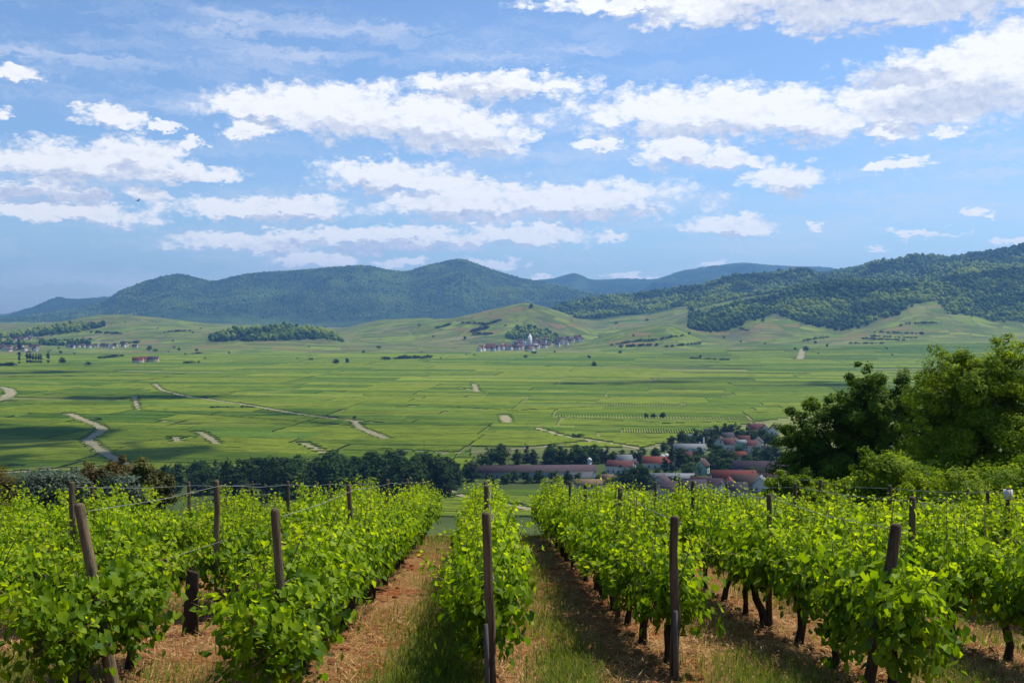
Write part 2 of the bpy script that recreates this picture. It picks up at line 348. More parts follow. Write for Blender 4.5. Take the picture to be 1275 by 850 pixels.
def build_ground():
    ys = [-60, -30, -12, -4, 0, 2.5]
    y = 4.
    while y < 15500:
        ys.append(y)
        st = y*.0095 if y < 480 else (y*.011 if y < 2600 else (y*.0042 if y < 6000 else y*.0028))
        y += max(st, .07)
    ys = np.array(ys+[15500.])
    u1 = np.linspace(-.58, .58, 1000); e = np.linspace(.585, 1.4, 60)
    us = np.concatenate([-e[::-1], u1, e])
    Y, U = np.meshgrid(ys, us, indexing='ij'); X = U*(Y+62)
    Z = ground_z(X, Y); fc = forest_cover(X.ravel(), Y.ravel()).reshape(X.shape)
    rnd = rng.random(X.shape)
    Z = Z+fc*np.where(Y > 6000, 3+13*rnd**1.5, 2)
    X = X+np.where(Y > 6000, (rng.random(X.shape)-.5)*6, 0)
    V = np.stack([X, Y, Z], -1).reshape(-1, 3); nx = len(us); ny = len(ys)
    i = np.arange((ny-1)*nx).reshape(ny-1, nx)[:, :-1].ravel()
    Fq = np.stack([i, i+1, i+nx+1, i+nx], 1)
    m, B, b = new_mat('land'); nt = m.node_tree; b.inputs['Roughness'].default_value = .95; b.inputs['Specular IOR Level'].default_value = .05
    g = B.n('ShaderNodeNewGeometry'); pos = g.outputs['Position']; sp = B.n('ShaderNodeSeparateXYZ', ins={0: pos}); yy = sp.outputs[1]
    # vineyard soil: reddish earth under straw
    n1 = B.noise(pos, 1.1, 6, .65); n2 = B.noise(pos, 9., 6, .7); n3 = B.noise(pos, 40, 3, .6)
    soil = B.mix(B.mr(n1, .44, .58), (.215, .110, .045), (.18, .055, .018))
    soil = B.mix(B.mr(n2, .48, .75), soil, (.34, .21, .10))
    soil = B.mix(B.mr(n3, .55, .75), soil, (.13, .065, .035))
    # the hillside below, grassy
    gn0 = B.noise(pos, .9, 5, .65); gn = B.noise(pos, .05, 6, .6); grass = B.mix(gn, (.05, .085, .018), (.12, .13, .04))
    # vineyard parcels on the plain and the lower hills
    mp = B.n('ShaderNodeMapping', ins={0: pos, 'Rotation': (0, 0, R(9)), 'Scale': (1/150, 1/85, 0)})
    wv = B.v('ADD', mp.outputs[0], B.v('MULTIPLY', B.noise(pos, .004, 3, .5, 1), (.5, .5, 0)))
    vo = B.n('ShaderNodeTexVoronoi', feature='F1', ins={'Vector': wv, 'Scale': 1., 'Randomness': .85})
    sc = B.n('ShaderNodeSeparateColor', ins={0: vo.outputs['Color']})
    par = B.mix(sc.outputs[0], (.080, .140, .012), (.190, .230, .026))
    par = B.mix(B.mr(sc.outputs[1], .90, .95), par, (.21, .19, .085))
    par = B.mix(B.mr(sc.outputs[2], .86, .92), par, (.10, .10, .05))
    ve = B.n('ShaderNodeTexVoronoi', feature='DISTANCE_TO_EDGE', ins={'Vector': wv, 'Scale': 1., 'Randomness': .85})
    par = B.mix(B.mr(ve.outputs[0], .012, .03, 1, 0), par, (.19, .20, .07))
    par = B.mix(B.m('MULTIPLY', B.mr(B.noise(B.v('MULTIPLY', pos, (.012, .05, .05)), 1, 5, .65), .45, .75), .6), par, (.05, .085, .02))
    hill = B.mr(B.noise(pos, .0042, 5, .6), .46, .66)
    par = B.mix(B.m('MULTIPLY', hill, B.mr(yy, 2700, 3000)), par, (.15, .155, .042))
    vh = B.n('ShaderNodeTexVoronoi', feature='F1', ins={'Vector': wv, 'Scale': 2.1, 'Randomness': .9}); hc = B.n('ShaderNodeSeparateColor', ins={0: vh.outputs['Color']})
    vl = B.n('ShaderNodeTexVoronoi', feature='DISTANCE_TO_EDGE', ins={'Vector': wv, 'Scale': 2.1, 'Randomness': .9})
    hp = B.mix(B.mr(hc.outputs[0], .55, .75), par, (.11, .125, .032)); hp = B.mix(B.mr(hc.outputs[1], .86, .90), hp, (.18, .12, .05)); hp = B.mix(B.mr(hc.outputs[2], .80, .86), hp, (.06, .09, .02))
    hp = B.mix(B.mr(vl.outputs[0], .02, .06, .7, 0), hp, (.055, .075, .02)); hp = B.mix(B.m('MULTIPLY', B.mr(B.noise(pos, .05, 5, .7), .58, .7), .8), hp, (.035, .06, .015))
    par = B.mix(B.mr(yy, 2650, 2900, 0, .8), par, hp)
    par = B.mix(B.mr(yy, 2500, 2750, .75, 0), par, (.155, .165, .055)); wood = B.mix(B.mr(B.noise(pos, .012, 8, .75), .3, .7), (.010, .026, .009), (.045, .072, .020)); wood = B.mix(B.mr(B.noise(pos, .0016, 5, .6), .5, .66), wood, (.060, .098, .022))  # woods darkened in colour to stand in for cloud shade on the far mountains
    at = B.n('ShaderNodeAttribute', attribute_name='forest')
    c = B.mix(B.mr(yy, 29, 34), B.mix(B.m('MULTIPLY', B.mr(yy, 17, 27), B.mr(gn0, .40, .62)), soil, (.07, .10, .02)), grass); par = B.mix(B.mr(yy, 640, 840, .85, 0), par, B.mix(gn, (.018, .042, .008), (.045, .065, .016))); c = B.mix(B.mr(yy, 430, 500), c, par); c = B.mix(at.outputs['Fac'], c, wood)
    nt.links.new(c, b.inputs['Base Color'])
    bp = B.n('ShaderNodeBump', ins={'Height': B.m('ADD', n2, B.m('MULTIPLY', n3, .5)), 'Strength': .6, 'Distance': .05})
    nt.links.new(bp.outputs[0], b.inputs['Normal'])
    me = mesh_np('ground', V, Fq, [m], True, {'forest': fc.ravel()})
    tag(obj('ground', me), None, None, None, 'structure')
build_ground()

# tracks: pale ribbons over the land
TRACKS = []
m_track = mat('track_gravel', (.33, .27, .165), (.15, .15, .065), .5, .95)
def track(pts, w, name='track'):
    w *= .88
    P3 = [on_ground(*p) for p in pts]; L = []
    for a, b in zip(P3[:-1], P3[1:]):
        n = max(2, int((b-a).length/12))
        for k in range(n): L.append(a.lerp(b, k/n))
    L.append(P3[-1]); TRACKS.append((np.array([(p.x, p.y) for p in L]), w/2+3.1))
    V = []
    for i, p in enumerate(L):
        t = (L[min(i+1, len(L)-1)]-L[max(i-1, 0)]); t.z = 0; t.normalize(); s = Vector((-t.y, t.x, 0))*w/2*random.uniform(.6, 1.25)
        for q in (p-s, p+s): V.append((q.x, q.y, gz(q.x, q.y)+.25))
    Fq = [(2*i, 2*i+1, 2*i+3, 2*i+2) for i in range(len(L)-1)]
    tag(obj(name, mesh_np(name, V, Fq, [m_track])), None, None, None, 'structure')
for pts, w in [([(86,515),(104,523),(122,530),(128,535),(120,541),(108,548),(128,563),(155,578)], 9), ([(0,482),(10,484),(14,490),(4,497),(-6,499)], 14),
 ([(167,494),(172,510)], 5), ([(192,478),(202,486),(228,493),(300,503),(370,515),(420,522),(470,527)], 7), ([(440,524),(448,533),(480,546)], 8),
 ([(376,552),(396,560),(410,567)], 8), ([(247,538),(262,546),(270,553)], 7), ([(217,545),(222,550)], 9), ([(628,517),(631,526)], 9),
 ([(668,533),(700,543),(740,549),(800,559)], 7), ([(550,565),(620,561),(680,556),(740,549)], 5), ([(548,608),(578,618),(615,626),(660,634),(720,640)], 7),
 ([(1000,434),(998,440),(996,447)], 16), ([(590,478),(594,488)], 8), ([(0,589),(60,585),(120,582)], 5), ([(570,482),(600,488)], 5), ([(780,560),(850,556)], 4),
 ([(480,560),(550,563)], 4), ([(430,530),(300,520),(180,512)], 2.5), ([(700,520),(830,528),(960,525)], 2.5), ([(560,507),(640,512),(760,506)], 2.5)]:
    track(pts, w)

# vine rows of the plain: every parcel filled with low hedges of vines
def build_rows():
    ang = R(-7); ca, sa = math.cos(ang), math.sin(ang)
    parcels = []
    def split(x0, y0, x1, y1):
        w, h = x1-x0, y1-y0; cy = y0
        lim = 64 if cy < 1400 else 95
        if w < lim*3.2 and h < lim*.75 or (max(w, h) < lim*3 and random.random() < .10): parcels.append((x0, y0, x1, y1)); return
        if w/4.2 > h: s = x0+w*random.uniform(.35, .65); split(x0, y0, s, y1); split(s, y0, x1, y1)
        else: s = y0+h*random.uniform(.35, .65); split(x0, y0, x1, s); split(x0, s, x1, y1)
    split(-2100, 380, 2300, 3300)
    segs = []; tints = []; hs = []; ws = []
    for x0, y0, x1, y1 in parcels:
        across = random.random() < .86; sp = 2.2 if y0 < 900 else (3.0 if y0 < 1600 else 4.5)
        g = random.choice((.5, .5, .6, 1.2, 2.2, 3.2)); x0 += g; x1 -= g; y0 += g; y1 -= g
        t = random.uniform(.05, .95); hh = random.uniform(1.0, 1.5)
        if random.random() < .02: continue
        if across:
            q = np.arange(y0, y1, sp); n = max(1, int((x1-x0)/12)); e = np.linspace(x0, x1, n+1)
            A = np.stack([np.tile(e[:-1], len(q)), np.repeat(q, n)], 1); Bq = np.stack([np.tile(e[1:], len(q)), np.repeat(q, n)], 1)
        else:
            q = np.arange(x0, x1, sp); n = max(1, int((y1-y0)/12)); e = np.linspace(y0, y1, n+1)
            A = np.stack([np.repeat(q, n), np.tile(e[:-1], len(q))], 1); Bq = np.stack([np.repeat(q, n), np.tile(e[1:], len(q))], 1)
        segs.append(np.concatenate([A, Bq], 1)); k = len(A)
        tints.append(np.clip(t+rng.normal(0, .05, k), 0, 1)); hs.append(hh*rng.uniform(.85, 1.1, k)); ws.append(np.full(k, sp*.62))
    Sg = np.concatenate(segs); T = np.concatenate(tints); H = np.concatenate(hs); Wd = np.concatenate(ws)
    def rot(p): return np.stack([p[:, 0]*ca-p[:, 1]*sa, p[:, 0]*sa+p[:, 1]*ca], 1)
    A, Bq = rot(Sg[:, :2]), rot(Sg[:, 2:]); M = (A+Bq)/2
    nt_ = np.zeros(len(A), bool)
    for L, w in TRACKS:
        c = np.nonzero((M[:, 0] > L[:, 0].min()-30) & (M[:, 0] < L[:, 0].max()+30) & (M[:, 1] > L[:, 1].min()-30) & (M[:, 1] < L[:, 1].max()+30))[0]
        if len(c): nt_[c[np.min(np.hypot(M[c][:, None, 0]-L[None, :, 0], M[c][:, None, 1]-L[None, :, 1]), axis=1) < w+16]] = True
    q = np.nonzero(nt_)[0]; f = np.linspace(0, 1, 6)
    A2 = np.concatenate([A[q]*(1-f[i])+Bq[q]*f[i] for i in range(5)]); B2 = np.concatenate([A[q]*(1-f[i+1])+Bq[q]*f[i+1] for i in range(5)])
    A, Bq = np.concatenate([A[~nt_], A2]), np.concatenate([Bq[~nt_], B2]); T, H, Wd = [np.concatenate([v[~nt_], np.tile(v[q], 5)]) for v in (T, H, Wd)]; M = (A+Bq)/2
    px = 637.5+F*M[:, 0]/np.maximum(M[:, 1], 1)
    ok = (M[:, 1] > 495) & (M[:, 1] < 2750) & (px > -60) & (px < 1330)
    gap = (px > 500) & (px < 730) & (M[:, 1] < 572)
    ok &= gap | ~((M[:, 1] < 640) & (px < 590) & (px > -100)); ok &= gap | ~((M[:, 1] < 760+np.clip(px-800, 0, 200)*1.3) & (px > 585))
    f = forest_cover(M[:, 0], M[:, 1]); ok &= f < .3
    ok &= (vnoise(M[:, 0]/37, M[:, 1]/37, 77) > .035)
    for L, w in TRACKS:
        c = np.nonzero(ok & (M[:, 0] > L[:, 0].min()-30) & (M[:, 0] < L[:, 0].max()+30) & (M[:, 1] > L[:, 1].min()-30) & (M[:, 1] < L[:, 1].max()+30))[0]
        if not len(c): continue
        best = np.full(len(c), 1e9)
        for q in (0, .25, .5, .75, 1):
            pt = A[c]*(1-q)+Bq[c]*q
            best = np.minimum(best, np.min(np.hypot(pt[:, None, 0]-L[None, :, 0], pt[:, None, 1]-L[None, :, 1]), axis=1))
        ok[c[best < w]] = False
    A, Bq, T, H, Wd = A[ok], Bq[ok], T[ok], H[ok], Wd[ok]
    t = Bq-A; t /= np.linalg.norm(t, axis=1)[:, None]; s = np.stack([-t[:, 1], t[:, 0]], 1)*Wd[:, None]/2
    zA, zB = ground_z(A[:, 0], A[:, 1]), ground_z(Bq[:, 0], Bq[:, 1]); V = []
    for p, z in ((A, zA), (Bq, zB)):
        for k, up in ((-1, .0), (-.8, .75), (.0, 1.), (.8, .75), (1, .0)):
            V.append(np.concatenate([p+s*k, (z+H*up*rng.uniform(.88, 1.1, len(H)))[:, None]], 1))
    V = np.stack(V, 1); n = len(A); base = (np.arange(n)*10)[:, None, None]
    Fq = (np.array([(i, i+1, i+6, i+5) for i in range(4)])[None]+base).reshape(-1, 4)
    m, B, b = new_mat('vine_row_leaves'); b.inputs['Roughness'].default_value = .9; b.inputs['Specular IOR Level'].default_value = .1
    at = B.n('ShaderNodeAttribute', attribute_name='tint'); pos = B.n('ShaderNodeNewGeometry').outputs['Position']
    c = B.mix(B.mr(at.outputs['Fac'], 0, 1, 0, 1, False), (.058, .125, .007), (.205, .250, .016))
    c = B.mix(B.m('MULTIPLY', B.mr(B.noise(B.v('MULTIPLY', pos, (.35, 1, 1)), .12, 6, .7), .4, .7), .55), c, (.045, .075, .018))
    c = B.mix(B.m('MULTIPLY', B.mr(B.noise(B.v('MULTIPLY', pos, (.5, 1, 1)), .011, 4, .6), .52, .7), .5), c, (.24, .26, .04))
    B.nt.links.new(c, b.inputs['Base Color'])
    me = mesh_np('vineyard_rows', V.reshape(-1, 3), Fq, [m], False, {'tint': np.repeat(T, 10)})
    tag(obj('vineyard_rows', me), 'green rows of vines covering the wide valley plain', 'vineyard', None, 'stuff')
    print('rows', n)
build_rows()

# ------------------------------------------------------------------ woods on the hills: crowns too many to count
def ico(sub=1):
    import bmesh
    bm = bmesh.new(); bmesh.ops.create_icosphere(bm, subdivisions=sub, radius=1)
    V = np.array([v.co for v in bm.verts]); Fa = np.array([[v.index for v in f.verts] for f in bm.faces]); bm.free(); return V, Fa
def build_wood(name, label, pxr, yr, spacing, size, seed, sub=2):
    g = np.random.default_rng(seed)
    y0, y1 = yr; n = int((y1-y0)*(pxr[1]-pxr[0])/F*(y0+y1)/2/spacing**2)
    y = np.sqrt(g.uniform(y0*y0, y1*y1, n)); px = g.uniform(*pxr, n); x = (px-637.5)/F*y
    k = forest_cover(x, y) > g.uniform(.3, .9, n); x, y = x[k], y[k]; n = len(x); z = ground_z(x, y)
    Vi, Fi = ico(sub)
    r = size*np.clip(g.lognormal(-.1, .33, n), .4, 1.7); h = r*g.uniform(.8, 1.5, n)
    Vs = Vi[None]*(1+g.normal(0, .17, (n, len(Vi), 1)))
    V = np.stack([x[:, None]+Vs[..., 0]*r[:, None], y[:, None]+Vs[..., 1]*r[:, None], z[:, None]+h[:, None]*.8+Vs[..., 2]*h[:, None]], -1)
    Fa = (Fi[None]+(np.arange(n)*len(Vi))[:, None, None]).reshape(-1, 3)
    patch = fbm(x/110, y/110, seed, 4)
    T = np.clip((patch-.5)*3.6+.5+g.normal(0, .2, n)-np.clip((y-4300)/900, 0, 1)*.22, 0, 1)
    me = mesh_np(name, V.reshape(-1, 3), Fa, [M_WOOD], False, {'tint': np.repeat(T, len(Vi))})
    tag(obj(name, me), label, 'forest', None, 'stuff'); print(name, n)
M_WOOD = leaf_mat('wood_leaves', [(.030, .066, .007), (.088, .150, .012), (.22, .27, .024)], .35, .8, 0, .1)
build_wood('forest', 'broadleaf woods covering the rounded hills on the right', (850, 1330), (3150, 4450), 9.5, 5.2, 3)
build_wood('forest', 'dark wooded ridge behind the right hand hills', (680, 1330), (4400, 5750), 12.5, 6.2, 4)
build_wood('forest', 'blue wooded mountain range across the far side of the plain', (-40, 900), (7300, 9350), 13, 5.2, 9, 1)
build_wood('forest', 'dark wooded knoll on the plain below the mountains', (255, 440), (3180, 3620), 11, 6, 5)
build_wood('forest', 'trees growing above the church village on the hill foot', (600, 730), (3300, 3640), 12, 5, 6)
build_wood('forest', 'blue green woods around the far village on the left', (-30, 140), (3380, 4250), 14, 6, 8)

# ------------------------------------------------------------------ trees
LEAFQ = np.array([(-.5, 0, .0), (0, -.32, .08), (.5, 0, -.05), (0, .32, .08)])
def rand_frames(n, g, nrm):
    """rotation frames whose z follows nrm"""
    nrm = nrm/np.maximum(np.linalg.norm(nrm, axis=1), 1e-6)[:, None]
    t = g.normal(size=(n, 3)); t -= nrm*(t*nrm).sum(1)[:, None]; t /= np.maximum(np.linalg.norm(t, axis=1), 1e-6)[:, None]
    return t, np.cross(nrm, t), nrm
def scatter(P, size, nrm, g, tpl, tint, name, m, faces=((0, 1, 2), (0, 2, 3))):
    n = len(P); a, b, c = rand_frames(n, g, nrm)
    V = P[:, None]+size[:, None, None]*(tpl[None, :, 0:1]*a[:, None]+tpl[None, :, 1:2]*b[:, None]+tpl[None, :, 2:3]*c[:, None])
    Fa = (np.array(faces)[None]+(np.arange(n)*len(tpl))[:, None, None]).reshape(-1, len(faces[0]))
    return mesh_np(name, V.reshape(-1, 3), Fa, [m], False, {'tint': np.repeat(np.clip(tint, 0, 1), len(tpl))})
def crown_mesh(blobs, n, leaf, m, seed, clumps=40, spread=.30, name='crown', shell=.55):
    """leaves gathered in clumps within the blobs (cx,cy,cz,rx,ry,rz)"""
    g = np.random.default_rng(seed); bl = np.array(blobs, float); w = bl[:, 3]*bl[:, 4]*bl[:, 5]; w = w/w.sum()
    k = g.choice(len(bl), clumps, p=w); d = g.normal(size=(clumps, 3)); d /= np.linalg.norm(d, axis=1)[:, None]
    rr = g.uniform(shell, 1.0, clumps)[:, None]; cc = bl[k, :3]+d*rr*bl[k, 3:6]
    cr = bl[k, 3:6].mean(1)*spread*g.uniform(.55, 1.3, clumps)
    i = g.choice(clumps, n, p=cr**2/(cr**2).sum()); o = g.normal(size=(n, 3)); o /= np.linalg.norm(o, axis=1)[:, None]
    q = g.uniform(.35, 1, n)**.6*np.where(g.random(n) < .08, 1.5, 1)
    P = cc[i]+o*(q*cr[i])[:, None]*np.array([1, 1, .75]); sp = g.random(clumps) < .35; P = P+d[i]*((o*d[i]).sum(1)*q*cr[i]*np.where(sp[i], .9, 0))[:, None]
    nrm = o*.6+d[i]*.4+np.array([0, 0, .7])+g.normal(0, .45, (n, 3))
    ct = g.normal(.5, .17, clumps)
    return scatter(P, leaf*g.uniform(.6, 1.35, n), nrm, g, LEAFQ, ct[i]+g.normal(0, .15, n), name, m), cc
def limbs(mb, base, fork, targets, r0, lean=(0, 0)):
    """a tapered trunk and limbs that reach into the crown"""
    b = Vector(base); f = Vector(fork)
    mb.tube([b, b.lerp(f, .3)+Vector((random.uniform(-.05, .05)*r0*8, 0, 0)), b.lerp(f, .65), f], [r0*1.35, r0, r0*.85, r0*.7], 9, True, .1)
    for t in targets:
        t = Vector(t); s = b.lerp(f, random.uniform(.6, 1.)); mid = s.lerp(t, .5)+Vector((random.gauss(0, .1), random.gauss(0, .1), .12))*(t-s).length
        mb.tube([s, mid, t], [r0*.42, r0*.26, r0*.08], 5, False, .1)
M_BARK = mat('bark', (.075, .055, .04), (.035, .026, .02), 6, .95, .5, (1, 1, .3))
M_DARKLEAF = leaf_mat('dark_tree_leaves', [(.024, .060, .005), (.066, .128, .008), (.15, .22, .015)], .35, .65, 0, .1)
M_LIGHTLEAF = leaf_mat('bright_tree_leaves', [(.055, .118, .005), (.145, .22, .009), (.30, .38, .016)], .45, .65, 0, .1)
M_VALLEY = leaf_mat('valley_tree_leaves', [(.012, .032, .007), (.028, .060, .012), (.060, .100, .018)], .2, .8, .35, .08)
M_CONIFER = leaf_mat('conifer_needles', [(.008, .022, .010), (.014, .036, .014), (.028, .055, .018)], .08, .8, .2)

def near_tree(name, label, base, blobs, n, leaf, m, seed, r0, clumps, spread=.3, cat='tree', shell=.5):
    e = empty(name, base, label, cat)
    me, cc = crown_mesh(blobs, n, leaf, m, seed, clumps, spread, shell=shell); obj('crown', me, e)
    mb = MB(); ctr = np.array(blobs)[:, :3].mean(0); fork = (ctr[0]*.6, ctr[1]*.6, max(.4, ctr[2]*.62))
    limbs(mb, (0, 0, -.4), fork, cc[::max(1, len(cc)//22)], r0); mb.build('trunk', M_BARK, e, True)
    return e
def spot(px, dist): x = (px-637.5)/F*dist; return Vector((x, dist, gz(x, dist)))
def blobs_px(base, dist, lst, depth=.9):
    """crown lobes from their sizes at that distance"""
    k = dist/F; out = []
    for px, py, rx, ry in lst:
        x = (px-637.5)*k-base.x; z = rise(py)*dist-base.z
        out.append((x, random.uniform(-.5, .5)*rx*k, z, rx*k, rx*k*depth, ry*k))
    return out
bs = spot(1075, 56)
near_tree('leafy_tree', 'dark green spreading tree, its low left side reaching over the valley roofs', bs,
    blobs_px(bs, 56, [(1095,500,52,44),(1060,515,40,44),(1000,545,36,38),(1020,565,50,42),(1090,560,60,48),(1012,505,14,20),(1000,590,40,22),(1130,490,26,30),(975,545,16,14),(1140,545,40,50),(1060,590,70,30),(1040,540,50,50),(1110,478,40,28),(1075,474,32,26),(1000,530,30,36),(988,575,28,30),(1130,520,40,50)]),
    120000, .15, M_DARKLEAF, 11, .24, 330, .22, shell=.3)
bs = spot(1215, 46)
near_tree('leafy_tree', 'tall yellow green tree at the right edge behind the vines', bs,
    blobs_px(bs, 46, [(1200,475,46,40),(1245,465,52,46),(1180,505,40,34),(1225,535,80,60),(1150,555,46,40),(1270,430,24,26),(1290,500,60,80),(1190,575,70,44),(1260,590,80,40),(1190,440,16,14),(1160,465,14,14),(1320,460,50,60),(1150,530,36,36),(1205,452,44,26),(1245,440,34,22),(1278,425,20,24),(1230,500,80,60)]),
    130000, .13, M_LIGHTLEAF, 12, .24, 340, .21, shell=.3)
bs = spot(1105, 41)
near_tree('leafy_bush', 'light green rounded bush at the foot of the two trees', bs,
    blobs_px(bs, 41, [(1100,590,36,30),(1125,570,26,22),(1070,585,14,18),(1140,600,40,24),(1085,610,40,20)]), 16000, .13, M_LIGHTLEAF, 13, .07, 60, .4, 'bush')
bs = spot(1225, 38)
near_tree('leafy_bush', 'low green bush below the tall tree at the right edge', bs,
    blobs_px(bs, 38, [(1180,612,50,20),(1250,608,60,24),(1300,600,50,34),(1215,618,50,22)]), 16000, .13, M_LIGHTLEAF, 14, .07, 60, .4, 'bush')
bs = spot(985, 47)
near_tree('leafy_bush', 'small mid green shrub at the left foot of the dark tree', bs,
    blobs_px(bs, 47, [(975,602,18,13),(995,606,20,14),(962,612,14,10),(1025,612,26,12)]), 9000, .15, M_LIGHTLEAF, 15, .06, 36, .45, 'bush')
# shrubs behind the rows on the left
M_SILVER = leaf_mat('silver_leaves', [(.030, .050, .028), (.07, .10, .068), (.12, .16, .115)], .15, .7, .05, .2)
M_RUST = leaf_mat('rusty_leaves', [(.035, .034, .008), (.085, .065, .012), (.16, .10, .016)], .3, .7, .25)
M_OLIVE = leaf_mat('olive_leaves', [(.03, .04, .008), (.075, .08, .014), (.14, .13, .02)], .3, .7, .2)
SILV = [('silvery grey leaved shrub behind the leftmost posts', 62, 33, [(62,612,34,30),(40,622,24,24),(88,606,26,26),(70,590,30,14),(105,615,20,20)], 11000),
        ('smaller silvery grey shrub right of the rusty hedge plants', 152, 34, [(152,614,28,20),(135,625,22,16),(172,618,18,18),(150,600,20,8)], 7000)]
for i, (lab, px, d, bl, n) in enumerate(SILV):
    bs = spot(px, d); near_tree('silver_shrub', lab, bs, blobs_px(bs, d, bl), n, .10, M_SILVER, 20+i, .05, 46, .5, 'shrub')
RUST = [(6,612,14,34),(22,618,13,30),(112,596,11,28),(130,600,11,30),(146,592,10,34),(160,596,10,30),(174,590,9,30),(186,600,11,26),(-12,610,14,36),(36,615,12,30),(200,604,10,24),(96,610,12,26)]
RL = ['rusty upright hedge shrub at the left edge behind the vines', 'brown green hedge shrub beside the one at the left edge', 'rusty hedge shrub rising between the two silvery shrubs', 'orange brown hedge shrub behind the short post',
      'tall slim rusty hedge shrub above the smaller silvery shrub', 'orange tinted hedge shrub in the middle of its clump', 'slim yellow green hedge shrub, tallest of the clump', 'olive hedge shrub where the clump meets the dark woods',
      'rusty hedge shrub cut off by the left edge', 'brown hedge shrub just left of the larger silvery shrub', 'low olive hedge shrub, rightmost of the clump', 'dull brown hedge shrub partly behind the larger silvery shrub']
for i, (px, py, rx, ry) in enumerate(RUST):
    d = 38+(i % 3); bs = spot(px, d); near_tree('hedge_shrub', RL[i], bs, blobs_px(bs, d, [(px, py+2, rx*1.35, ry*.75), (px+random.uniform(-3, 3), py-ry*.25, rx*.6, ry*.55), (px, py+ry*.6, rx*1.2, ry*.6)]), 4200, .11,
              M_OLIVE if i in (1, 6, 7, 10) else M_RUST, 40+i, .04, 30, .5, 'shrub')['group'] = 'rusty hedge shrubs behind the left rows'

# valley tree kinds, built once at real size and copied
def kind_mesh(kind, seed):
    g = random.Random(seed)
    if kind == 'broad':
        bl = [(g.uniform(-2.2, 2.2), g.uniform(-2.2, 2.2), g.uniform(3.5, 10.5), g.uniform(2.3, 3.6), g.uniform(2.3, 3.6), g.uniform(2.2, 3.6)) for _ in range(7)]+[(0, 0, 4, 4.2, 4.2, 3.6)]
        me, cc = crown_mesh(bl, 2600, .85, M_VALLEY, seed, 46, .42)
    elif kind == 'tall':
        bl = [(g.uniform(-.9, .9), g.uniform(-.9, .9), z, 2.4, 2.4, 3) for z in (4, 7, 10, 13)]; me, cc = crown_mesh(bl, 2200, .75, M_VALLEY, seed, 40, .42)
    elif kind == 'poplar':
        bl = [(0, 0, z, 1.2*(1-.03*z)+.3, 1.2*(1-.03*z)+.3, 2.6) for z in (3, 6, 9, 12, 15, 18)]; me, cc = crown_mesh(bl, 1600, .7, M_CONIFER, seed, 36, .6)
    elif kind == 'fir':
        bl = [(0, 0, z, 3.3*(1-z/17), 3.3*(1-z/17), 1.6) for z in (2, 4, 6, 8, 10, 12, 14, 15.3)]; me, cc = crown_mesh(bl, 2200, .7, M_CONIFER, seed, 46, .4)
    else:
        bl = [(g.uniform(-1.6, 1.6), g.uniform(-1.3, 1.3), g.uniform(1, 2.2), 1.7, 1.5, 1.4) for _ in range(4)]; me, cc = crown_mesh(bl, 900, .5, M_VALLEY, seed, 18, .5)
    mb = MB(); h = max(b[2] for b in bl); limbs(mb, (0, 0, -.6), (0, 0, h*.75), cc[::9], .24 if kind != 'bush' else .08)
    tr = mb.build('trunk', M_BARK, None, True); tm = tr.data; bpy.data.objects.remove(tr)
    top = max(v.co.z for v in me.vertices)
    return me, tm, top
KINDS = {k: [kind_mesh(k, 60+10*i+j) for j in range(n)] for i, (k, n) in enumerate((('broad', 4), ('tall', 2), ('poplar', 1), ('fir', 2), ('bush', 2)))}
WORD = {'broad': 'broadleaf_tree', 'tall': 'broadleaf_tree', 'poplar': 'poplar_tree', 'fir': 'conifer_tree', 'bush': 'round_bush'}
def plant(kind, p, h, label, group, wide=1., parts=True):
    cm, tm, top = random.choice(KINDS[kind]); s = h/top
    if parts:
        e = empty(WORD[kind], p, label, 'bush' if kind == 'bush' else 'tree', group, random.uniform(0, 6.28)); e.scale = (s*wide, s*wide, s)
        obj('crown', cm, e); obj('trunk', tm, e)
    else:
        e = obj(WORD[kind], cm, None, p); e.scale = (s*wide, s*wide, s); e.rotation_euler.z = random.uniform(0, 6.28)
        tag(e, label, 'bush' if kind == 'bush' else 'tree', group)
    return e
# the long belt below the slope
BELT = 'dark green tree in the long belt below the vineyard slope'
for i in range(120):
    px = random.uniform(150, 588); d = random.uniform(545, 650); top = np.interp(px, [150, 200, 300, 360, 450, 520, 590], [580, 577, 570, 566, 558, 563, 574])+random.uniform(-3, 11)
    x = (px-637.5)/F*d; z = gz(x, d); h = max(6, rise(top)*d-z)
    if h > 24: h = random.uniform(15, 23)
    plant('broad' if random.random() < .8 else random.choice(['tall', 'fir']), (x, d, z), h, BELT, 'trees of the long belt below the slope', random.uniform(.95, 1.4))

